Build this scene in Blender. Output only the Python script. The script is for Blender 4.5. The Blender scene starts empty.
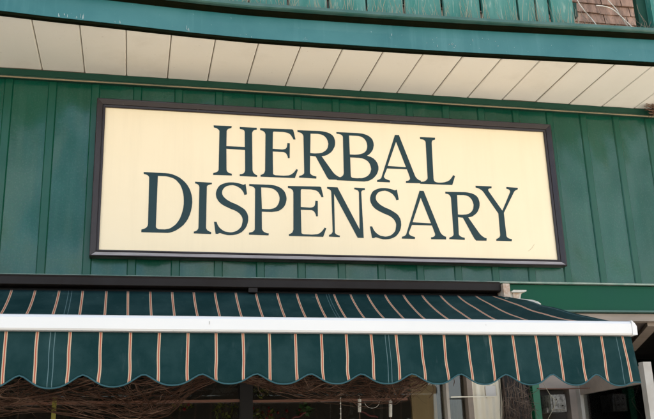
import bpy, bmesh, math, random
from mathutils import Vector, Matrix
from mathutils import noise as mnoise

# ------------------------------------------------------------------ scene, camera, light
scene = bpy.context.scene
COL = scene.collection
random.seed(7)

CAM = Vector((0.0, 0.0, 1.6))
r_ = Vector((0.97646785, -0.21323222, -0.03228861))
u_ = Vector((-0.03297127, -0.29556082, 0.95475478))
f_ = Vector((0.21312773, 0.93122276, 0.29563618))
cd = bpy.data.cameras.new('camera')
cam = bpy.data.objects.new('camera', cd)
COL.objects.link(cam)
m = Matrix((r_, u_, -f_)).transposed().to_4x4()
m.translation = CAM
cam.matrix_world = m
cd.sensor_fit = 'HORIZONTAL'
cd.sensor_width = 36.0
cd.lens = 862.385 / 654.0 * 36.0
cd.clip_start = 0.05
cd.clip_end = 2000
scene.camera = cam

SUN_EL, SUN_AZ = math.radians(52), math.radians(25)   # high behind the building: the whole front is in open shade, the street is sunlit
world = bpy.data.worlds.new('World')
scene.world = world
world.use_nodes = True
wn, wl = world.node_tree.nodes, world.node_tree.links
wn.clear()
wo = wn.new('ShaderNodeOutputWorld')
bg = wn.new('ShaderNodeBackground')
sky = wn.new('ShaderNodeTexSky')
sky.sky_type = 'NISHITA'
sky.sun_disc = False
sky.sun_elevation = SUN_EL
sky.sun_rotation = SUN_AZ
sky.air_density = 1.0
sky.dust_density = 1.5
sky.ozone_density = 1.0
hs = wn.new('ShaderNodeHueSaturation')
hs.inputs['Saturation'].default_value = 0.96
wl.new(sky.outputs['Color'], hs.inputs['Color'])
# thin broken cloud: whitens the blue in soft patches, more to the right of the street
tcw = wn.new('ShaderNodeTexCoord'); nzw = wn.new('ShaderNodeTexNoise'); nzw.inputs['Scale'].default_value = 1.3; nzw.inputs['Detail'].default_value = 6
wl.new(tcw.outputs['Generated'], nzw.inputs['Vector'])
crw = wn.new('ShaderNodeMapRange'); crw.inputs[1].default_value = 0.42; crw.inputs[2].default_value = 0.62
crw.inputs[3].default_value = 0.05; crw.inputs[4].default_value = 0.7
wl.new(nzw.outputs[0], crw.inputs[0])
bw = wn.new('ShaderNodeHueSaturation'); bw.inputs['Saturation'].default_value = 0.06; bw.inputs['Value'].default_value = 1.15
wl.new(sky.outputs['Color'], bw.inputs['Color'])
mxw = wn.new('ShaderNodeMix'); mxw.data_type = 'RGBA'
wl.new(crw.outputs[0], mxw.inputs[0]); wl.new(hs.outputs['Color'], mxw.inputs[6]); wl.new(bw.outputs['Color'], mxw.inputs[7])
wl.new(mxw.outputs[2], bg.inputs['Color'])
bg.inputs['Strength'].default_value = 0.14
wl.new(bg.outputs['Background'], wo.inputs['Surface'])

sd = bpy.data.lights.new('sun', 'SUN')
sd.energy = 3.8
sd.angle = math.radians(0.5)
sd.color = (1.0, 0.91, 0.78)
sun = bpy.data.objects.new('sun', sd)
COL.objects.link(sun)
sv = Vector((math.sin(SUN_AZ) * math.cos(SUN_EL), math.cos(SUN_AZ) * math.cos(SUN_EL), math.sin(SUN_EL)))
sun.rotation_euler = (-sv).to_track_quat('-Z', 'Y').to_euler()
sun.location = (3, 9, 14)

vs = scene.view_settings
vs.view_transform = 'Standard'
vs.look = 'None'
vs.gamma = 1
vs.use_curve_mapping = False
vs.exposure = 1.8
scene.render.resolution_x = 1024
scene.render.resolution_y = 656

# ------------------------------------------------------------------ node materials
def mat(name, base, rough=0.5, alt=None, scale=6.0, amount=0.5, detail=6, contrast=(0.35, 0.65), bump=0.0, bscale=60.0,
        spec=0.5, specks=None, stretch=(1, 1, 1), metallic=0.0, streak=None, warp=0.0):
    """Principled material; base mixes to alt by noise; optional light specks and vertical streaks of weathering."""
    mt = bpy.data.materials.new(name)
    mt.use_nodes = True
    n, l = mt.node_tree.nodes, mt.node_tree.links
    b = n['Principled BSDF']
    b.inputs['Roughness'].default_value = rough
    b.inputs['Metallic'].default_value = metallic
    b.inputs['Specular IOR Level'].default_value = spec
    tc = n.new('ShaderNodeTexCoord')
    mp = n.new('ShaderNodeMapping')
    mp.inputs['Scale'].default_value = stretch
    l.new(tc.outputs['Object'], mp.inputs['Vector'])
    last = None
    def mix(fac_socket, a_sock, a_col, col, amt):
        mx = n.new('ShaderNodeMix'); mx.data_type = 'RGBA'
        ml = n.new('ShaderNodeMath'); ml.operation = 'MULTIPLY'; ml.inputs[1].default_value = amt
        l.new(fac_socket, ml.inputs[0]); l.new(ml.outputs[0], mx.inputs[0])
        if a_sock: l.new(a_sock, mx.inputs[6])
        else: mx.inputs[6].default_value = (*a_col, 1)
        mx.inputs[7].default_value = (*col, 1)
        return mx.outputs[2]
    def ramp(sock, lo, hi):
        rm = n.new('ShaderNodeMapRange'); rm.inputs[1].default_value = lo; rm.inputs[2].default_value = hi
        l.new(sock, rm.inputs[0]); return rm.outputs[0]
    def nz(sc, det=4, rg=0.6, mapping=None):
        q = n.new('ShaderNodeTexNoise'); q.inputs['Scale'].default_value = sc; q.inputs['Detail'].default_value = det
        q.inputs['Roughness'].default_value = rg
        l.new((mapping or mp).outputs[0], q.inputs['Vector']); return q.outputs[0]
    last = None
    if alt:
        last = mix(ramp(nz(scale, detail), *contrast), last, base, alt, amount)
    if streak:
        col, sc, amt, lo, hi = streak
        m2 = n.new('ShaderNodeMapping'); m2.inputs['Scale'].default_value = (sc, sc, sc * 0.06)
        l.new(tc.outputs['Object'], m2.inputs['Vector'])
        last = mix(ramp(nz(1.0, 5, 0.7, m2), lo, hi), last, base, col, amt)
    if specks:
        col, sc, amt, lo, hi = specks
        last = mix(ramp(nz(sc, 2, 0.5), lo, hi), last, base, col, amt)
    if last: l.new(last, b.inputs['Base Color'])
    else: b.inputs['Base Color'].default_value = (*base, 1)
    # slight gloss variation
    if rough < 0.7:
        rr = n.new('ShaderNodeMapRange'); rr.inputs[3].default_value = rough * 0.85; rr.inputs[4].default_value = min(1, rough * 1.3)
        l.new(nz(9, 4), rr.inputs[0]); l.new(rr.outputs[0], b.inputs['Roughness'])
    if bump:
        bp = n.new('ShaderNodeBump'); bp.inputs['Strength'].default_value = 1.0; bp.inputs['Distance'].default_value = bump
        l.new(nz(bscale, 5, 0.6), bp.inputs['Height']); l.new(bp.outputs[0], b.inputs['Normal'])
    if warp:   # broad, shallow oil-canning of thin sheet
        w = n.new('ShaderNodeBump'); w.inputs['Strength'].default_value = 1.0; w.inputs['Distance'].default_value = warp
        m4 = n.new('ShaderNodeMapping'); m4.inputs['Scale'].default_value = (1.0, 1.0, 0.45); l.new(tc.outputs['Object'], m4.inputs['Vector'])
        l.new(nz(3.2, 2, 0.4, m4), w.inputs['Height'])
        if bump: l.new(w.outputs[0], bp.inputs['Normal'])
        else: l.new(w.outputs[0], b.inputs['Normal'])
    return mt

M = {}
M['siding'] = mat('glossy_green_steel', (0.0003, 0.050, 0.026), 0.18, alt=(0.003, 0.072, 0.045), scale=1.5, amount=0.6, contrast=(0.36, 0.66), bump=0.0007, bscale=70, spec=0.45, specks=((0.08, 0.135, 0.105), 120, 0.16, 0.52, 0.74), streak=((0.04, 0.11, 0.075), 9, 0.35, 0.5, 0.75), warp=0.09)
M['batten'] = mat('green_batten_paint', (0.0003, 0.052, 0.027), 0.28, alt=(0.006, 0.070, 0.04), scale=5, amount=0.5, bump=0.0005, bscale=30, spec=0.36, streak=((0.05, 0.10, 0.075), 20, 0.3, 0.55, 0.8), warp=0.05)
M['frieze'] = mat('dark_green_trim_paint', (0.004, 0.042, 0.026), 0.5, alt=(0.012, 0.055, 0.035), scale=7, amount=0.5, bump=0.0006, spec=0.25)
M['lintel'] = mat('smooth_green_board', (0.001, 0.060, 0.028), 0.4, alt=(0.003, 0.052, 0.032), scale=2.5, amount=0.6, bump=0.0004, bscale=20, spec=0.15)
M['teal'] = mat('teal_fascia_paint', (0.018, 0.118, 0.118), 0.34, alt=(0.045, 0.165, 0.160), scale=3.0, amount=0.7, bump=0.0008, bscale=18, specks=((0.45, 0.52, 0.50), 85, 0.4, 0.73, 0.82), streak=((0.11, 0.26, 0.26), 16, 0.35, 0.55, 0.8), warp=0.008)
M['ledge'] = mat('weathered_teal_ledge', (0.022, 0.085, 0.065), 0.5, alt=(0.08, 0.14, 0.115), scale=9, amount=0.7, bump=0.001)
M['boards'] = mat('weathered_teal_boards', (0.014, 0.145, 0.108), 0.55, alt=(0.09, 0.22, 0.18), scale=5, amount=0.8, bump=0.0015, bscale=40, stretch=(4, 4, 0.5), specks=((0.30, 0.35, 0.28), 30, 0.5, 0.60, 0.68))
M['soffit'] = mat('cream_soffit_vinyl', (0.90, 0.84, 0.74), 0.5, alt=(0.86, 0.79, 0.68), scale=1.7, amount=0.6, bump=0.0004, bscale=9, specks=((0.50, 0.42, 0.32), 70, 0.4, 0.72, 0.78), streak=((0.62,0.54,0.42), 3, 0.3, 0.55, 0.8), warp=0.006)
M['gap'] = mat('dirty_groove', (0.42, 0.34, 0.25), 0.8)
M['darktrim'] = mat('olive_black_edge', (0.004, 0.006, 0.003), 0.7, alt=(0.010, 0.009, 0.004), scale=20, spec=0.0)
M['tan'] = mat('bare_tan_edge', (0.30, 0.22, 0.13), 0.6, alt=(0.09, 0.10, 0.06), scale=6, amount=0.8)
M['panel'] = mat('cream_sign_panel', (0.80, 0.655, 0.425), 0.20, alt=(0.77, 0.62, 0.385), scale=1.6, amount=0.7, bump=0.0002, bscale=5, spec=0.5, specks=((0.55, 0.43, 0.27), 60, 0.4, 0.76, 0.80), warp=0.004, streak=((0.60, 0.47, 0.28), 7, 0.22, 0.52, 0.78))
M['letter'] = mat('dark_teal_letter_vinyl', (0.003, 0.022, 0.022), 0.2, alt=(0.005, 0.030, 0.029), scale=6, amount=0.5, spec=0.28, warp=0.004)
M['frame'] = mat('dark_brown_moulding', (0.016, 0.009, 0.008), 0.3, alt=(0.026, 0.018, 0.017), scale=12, amount=0.6, bump=0.0005, bscale=80, specks=((0.22, 0.19, 0.18), 60, 0.4, 0.72, 0.80), spec=0.35)
M['white'] = mat('white_enamel', (0.68, 0.645, 0.59), 0.35, alt=(0.62, 0.595, 0.55), scale=2, amount=0.5, specks=((0.45, 0.42, 0.36), 40, 0.4, 0.75, 0.79))
M['bronze'] = mat('brown_painted_metal', (0.014, 0.009, 0.0065), 0.42, alt=(0.022, 0.018, 0.016), scale=7, amount=0.5, bump=0.0003, spec=0.15)
M['rust'] = mat('rusty_bracket', (0.34, 0.20, 0.12), 0.6, alt=(0.55, 0.47, 0.38), scale=40, amount=0.9)
M['offwhite'] = mat('old_white_plastic', (0.56, 0.54, 0.47), 0.5, alt=(0.38, 0.33, 0.25), scale=25, amount=0.6)
M['scratch'] = mat('faint_scratch', (0.62, 0.52, 0.35), 0.6)
M['pitch'] = mat('pitch_dark_sheet', (0.004, 0.004, 0.004), 0.95, spec=0.0)
M['bevel_light'] = mat('painted_light_on_moulding', (0.32, 0.29, 0.28), 0.5, alt=(0.20, 0.175, 0.17), scale=14, amount=0.8, stretch=(0.4, 3, 3))
M['black'] = mat('black_paint', (0.012, 0.011, 0.010), 0.45, spec=0.15)
M['interior'] = mat('dark_shop_wall', (0.030, 0.020, 0.012), 0.8, alt=(0.018, 0.014, 0.010), scale=3)
M['copper'] = mat('reddish_wood_rail', (0.11, 0.036, 0.013), 0.45, alt=(0.11, 0.05, 0.03), scale=12, stretch=(0.3, 4, 4))
M['vine'] = mat('dry_vine_bark', (0.055, 0.028, 0.017), 0.85, alt=(0.19, 0.115, 0.078), scale=9, amount=0.9, contrast=(0.48, 0.68), spec=0.1)
M['palevine'] = mat('pale_dry_stem', (0.32, 0.28, 0.19), 0.8, alt=(0.20, 0.17, 0.10), scale=12)
M['paper'] = mat('cream_curtain', (0.86, 0.80, 0.64), 0.7, alt=(0.78, 0.70, 0.54), scale=3, bump=0.001, bscale=20)
M['tancloth'] = mat('tan_board', (0.42, 0.27, 0.13), 0.6, alt=(0.34, 0.24, 0.13), scale=3)
M['taupe'] = mat('taupe_trim_paint', (0.27, 0.215, 0.17), 0.55, alt=(0.20, 0.16, 0.125), scale=6, amount=0.8, stretch=(0.5, 3, 3))
M['palewood'] = mat('pale_grey_painted_wood', (0.40, 0.37, 0.32), 0.55, alt=(0.30, 0.26, 0.21), scale=8, amount=0.8)
M['greenpost'] = mat('bright_green_post', (0.005, 0.12, 0.05), 0.4)
M['greybox'] = mat('grey_electric_box', (0.24, 0.225, 0.19), 0.6, alt=(0.08, 0.07, 0.055), scale=60, amount=0.9, contrast=(0.45, 0.6))
M['leaf'] = mat('yellow_green_leaf', (0.13, 0.15, 0.02), 0.5, alt=(0.22, 0.16, 0.03), scale=30)
M['greenleaf'] = mat('green_leaf', (0.05, 0.12, 0.03), 0.5, alt=(0.10, 0.15, 0.03), scale=30)
M['berry'] = mat('red_berry', (0.18, 0.008, 0.010), 0.35)
M['olive'] = mat('olive_ribbon', (0.17, 0.15, 0.01), 0.6)
M['cable'] = mat('pale_cable', (0.62, 0.58, 0.50), 0.5, alt=(0.4, 0.35, 0.27), scale=15)
M['concrete'] = mat('pavement_concrete', (0.66, 0.60, 0.50), 0.85, alt=(0.56, 0.50, 0.42), scale=2, bump=0.002)
M['asphalt'] = mat('asphalt', (0.055, 0.055, 0.055), 0.85, alt=(0.04, 0.04, 0.04), scale=4, bump=0.004)
M['earth'] = mat('dry_ground', (0.20, 0.18, 0.13), 0.9, alt=(0.14, 0.14, 0.08), scale=0.2)
M['shingle'] = mat('faded_brick_shingle', (0.50, 0.30, 0.205), 0.85, alt=(0.20, 0.115, 0.075), scale=3.2, amount=0.9, bump=0.003, bscale=7, stretch=(9, 9, 1.5), specks=((0.12,0.08,0.06), 14, 0.6, 0.58, 0.7))
M['orange'] = mat('amber_glass_scrap', (0.30, 0.12, 0.02), 0.4)
M['seamwhite'] = mat('seam_thread', (0.30, 0.36, 0.36), 0.8)

def glass_mat():
    mt = bpy.data.materials.new('window_glass'); mt.use_nodes = True
    n, l = mt.node_tree.nodes, mt.node_tree.links
    n.remove(n['Principled BSDF'])
    g = n.new('ShaderNodeBsdfGlossy'); g.inputs['Roughness'].default_value = 0.03
    t = n.new('ShaderNodeBsdfTransparent'); t.inputs['Color'].default_value = (0.86, 0.88, 0.86, 1)
    fr = n.new('ShaderNodeFresnel'); fr.inputs['IOR'].default_value = 1.5
    mx = n.new('ShaderNodeMixShader')
    l.new(fr.outputs[0], mx.inputs[0]); l.new(t.outputs[0], mx.inputs[1]); l.new(g.outputs[0], mx.inputs[2])
    l.new(mx.outputs[0], n['Material Output'].inputs['Surface'])
    return mt
M['glass'] = glass_mat()

def canvas_mat():
    """Dark green woven canvas with a woven red-orange stripe edged in cream every 1 unit of U (UV in stripe pitches, V in metres)."""
    mt = bpy.data.materials.new('striped_awning_canvas'); mt.use_nodes = True
    n, l = mt.node_tree.nodes, mt.node_tree.links
    b = n['Principled BSDF']; b.inputs['Roughness'].default_value = 0.85; b.inputs['Specular IOR Level'].default_value = 0.06
    uv = n.new('ShaderNodeUVMap'); uv.uv_map = 'UVMap'
    sp = n.new('ShaderNodeSeparateXYZ'); l.new(uv.outputs[0], sp.inputs[0])
    tc = n.new('ShaderNodeTexCoord')
    def math_(op, a, bb=None, c=None):
        q = n.new('ShaderNodeMath'); q.operation = op
        for i, v in enumerate((a, bb, c)):
            if v is None: continue
            if isinstance(v, (int, float)): q.inputs[i].default_value = v
            else: l.new(v, q.inputs[i])
        return q.outputs[0]
    u = sp.outputs[0]; v = sp.outputs[1]
    fr = math_('FRACT', math_('ADD', u, 0.5))
    d = math_('ABSOLUTE', math_('SUBTRACT', fr, 0.5))          # 0 at the stripe's middle
    stripe = math_('LESS_THAN', d, 0.054)
    redc = math_('LESS_THAN', d, 0.021)
    # the stripe: cream | red | thin cream | ... woven slubs
    wv = n.new('ShaderNodeTexNoise'); wv.inputs['Scale'].default_value = 1.0; wv.inputs['Detail'].default_value = 3
    mpw = n.new('ShaderNodeMapping'); mpw.inputs['Scale'].default_value = (30, 160, 1); l.new(uv.outputs[0], mpw.inputs[0]); l.new(mpw.outputs[0], wv.inputs[0])
    def mix(fac, a, c2):
        mx = n.new('ShaderNodeMix'); mx.data_type = 'RGBA'
        if isinstance(fac, (int, float)): mx.inputs[0].default_value = fac
        else: l.new(fac, mx.inputs[0])
        for i, c in ((6, a), (7, c2)):
            if isinstance(c, tuple): mx.inputs[i].default_value = (*c, 1)
            else: l.new(c, mx.inputs[i])
        return mx.outputs[2]
    st = mix(redc, (0.46, 0.35, 0.23), (0.36, 0.062, 0.030))
    st = mix(math_('MULTIPLY', wv.outputs[0], 0.35), st, (0.40, 0.25, 0.17))
    # cloth: dark blue-green with faded blotches and chalky rubs
    nz = n.new('ShaderNodeTexNoise'); nz.inputs['Scale'].default_value = 5.0; nz.inputs['Detail'].default_value = 7; nz.inputs['Roughness'].default_value = 0.65
    l.new(tc.outputs['Object'], nz.inputs[0])
    rg = n.new('ShaderNodeMapRange'); rg.inputs[1].default_value = 0.42; rg.inputs[2].default_value = 0.75; l.new(nz.outputs[0], rg.inputs[0])
    cloth = mix(math_('MULTIPLY', rg.outputs[0], 0.75), (0.0065, 0.0265, 0.0260), (0.026, 0.058, 0.056))
    n2 = n.new('ShaderNodeTexNoise'); n2.inputs['Scale'].default_value = 34.0; n2.inputs['Detail'].default_value = 3
    m3 = n.new('ShaderNodeMapping'); m3.inputs['Scale'].default_value = (1, 1, 0.25); l.new(tc.outputs['Object'], m3.inputs[0]); l.new(m3.outputs[0], n2.inputs[0])
    r2 = n.new('ShaderNodeMapRange'); r2.inputs[1].default_value = 0.66; r2.inputs[2].default_value = 0.80; l.new(n2.outputs[0], r2.inputs[0])
    cloth = mix(math_('MULTIPLY', r2.outputs[0], 0.10), cloth, (0.20, 0.26, 0.25))
    # double line of stitching where two widths of cloth are joined
    for c in (1.40, 1.54, 13.56, 13.70, 23.70):
        ln = math_('LESS_THAN', math_('ABSOLUTE', math_('SUBTRACT', u, c)), 0.013)
        cloth = mix(math_('MULTIPLY', ln, 0.5), cloth, (0.16, 0.24, 0.24))
    # bird droppings / lint
    vo = n.new('ShaderNodeTexVoronoi'); vo.inputs['Scale'].default_value = 5.5; l.new(tc.outputs['Object'], vo.inputs[0])
    sp2 = math_('LESS_THAN', vo.outputs['Distance'], 0.022)
    col = mix(stripe, cloth, st)
    col = mix(math_('MULTIPLY', sp2, 0.8), col, (0.55, 0.6, 0.58))
    l.new(col, b.inputs['Base Color'])
    bp = n.new('ShaderNodeBump'); bp.inputs['Distance'].default_value = 0.0006
    n4 = n.new('ShaderNodeTexNoise'); n4.inputs['Scale'].default_value = 300.0; l.new(tc.outputs['Object'], n4.inputs[0])
    l.new(n4.outputs[0], bp.inputs['Height']); l.new(bp.outputs[0], b.inputs['Normal'])
    # a little light passes through the weave
    return mt
M['canvas'] = canvas_mat()
M['binding'] = mat('teal_binding_tape', (0.016, 0.068, 0.074), 0.8)

# ------------------------------------------------------------------ mesh helpers
def add_box(bm, x0, x1, y0, y1, z0, z1):
    vs_ = [bm.verts.new((x, y, z)) for x in (x0, x1) for y in (y0, y1) for z in (z0, z1)]
    for f in ((0, 1, 3, 2), (4, 6, 7, 5), (0, 4, 5, 1), (2, 3, 7, 6), (0, 2, 6, 4), (1, 5, 7, 3)):
        bm.faces.new([vs_[i] for i in f])
    return vs_

def tube(bm, pts, rad, n=5, taper=1.0):
    rings = []
    N = len(pts)
    for i, p in enumerate(pts):
        p = Vector(p)
        a = Vector(pts[max(i - 1, 0)]); b = Vector(pts[min(i + 1, N - 1)])
        t = (b - a)
        if t.length < 1e-7: t = Vector((1, 0, 0))
        t.normalize()
        s = t.cross(Vector((0.13, 0.31, 0.94)))
        if s.length < 1e-3: s = t.cross(Vector((1, 0, 0)))
        s.normalize(); q = t.cross(s)
        rr = rad * (1 - (1 - taper) * i / max(1, N - 1))
        rings.append([bm.verts.new(p + (s * math.cos(k * 2 * math.pi / n) + q * math.sin(k * 2 * math.pi / n)) * rr) for k in range(n)])
    for a, b in zip(rings, rings[1:]):
        for k in range(n):
            bm.faces.new((a[k], a[(k + 1) % n], b[(k + 1) % n], b[k]))
    bm.faces.new(list(reversed(rings[0]))); bm.faces.new(rings[-1])

def loft(bm, sections, cap=True, closed=True):
    """sections: list of lists of (x,y,z) with equal length, closed rings."""
    rs = [[bm.verts.new(p) for p in s] for s in sections]
    k = len(rs[0])
    for a, b in zip(rs, rs[1:]):
        for i in range(k if closed else k - 1):
            bm.faces.new((a[i], a[(i + 1) % k], b[(i + 1) % k], b[i]))
    if cap and closed:
        bm.faces.new(list(reversed(rs[0]))); bm.faces.new(rs[-1])
    return rs

def bevel(bm, w=0.003, seg=2, ang=30):
    es = [e for e in bm.edges if len(e.link_faces) == 2 and e.calc_face_angle(0) > math.radians(ang)]
    if es: bmesh.ops.bevel(bm, geom=es, offset=w, segments=seg, profile=0.6, affect='EDGES', clamp_overlap=True)

def build(name, bm, material, parent=None, smooth=False, normals=True):
    if normals: bmesh.ops.recalc_face_normals(bm, faces=bm.faces[:])
    me = bpy.data.meshes.new(name)
    bm.to_mesh(me); bm.free()
    me.materials.append(material)
    if smooth:
        for p in me.polygons: p.use_smooth = True
    o = bpy.data.objects.new(name, me)
    COL.objects.link(o)
    if parent is not None:
        o.parent = parent
        o.matrix_parent_inverse = Matrix.Translation(-world_loc(parent))
    return o

def world_loc(o):
    v = Vector(o.location)
    p = o.parent
    # parts are built in world coordinates with their origin at (0,0,0); only root Empties are offset
    return v if p is None else Vector((0, 0, 0))

def box(name, dims, material, parent=None, bev=0.003):
    bm = bmesh.new(); add_box(bm, *dims)
    if bev: bevel(bm, bev)
    return build(name, bm, material, parent)

def thing(name, label, cat, loc=(0, 0, 0), group=None):
    o = bpy.data.objects.new(name, None)
    COL.objects.link(o); o.location = loc; o.empty_display_size = 0.2
    o['label'] = label; o['category'] = cat
    if group: o['group'] = group
    return o

def tag(o, label=None, cat=None, group=None, kind=None):
    if label: o['label'] = label
    if cat: o['category'] = cat
    if group: o['group'] = group
    if kind: o['kind'] = kind
    return o

def interp(tab, x):
    if x <= tab[0][0]:
        (a, b), (c, d) = tab[0], tab[1]
    elif x >= tab[-1][0]:
        (a, b), (c, d) = tab[-2], tab[-1]
    else:
        for (a, b), (c, d) in zip(tab, tab[1:]):
            if a <= x <= c: break
    return b + (d - b) * (x - a) / (c - a)

WY = 4.06            # face of the siding
X0, X1 = -4.0, 5.2   # ends of the building

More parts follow.
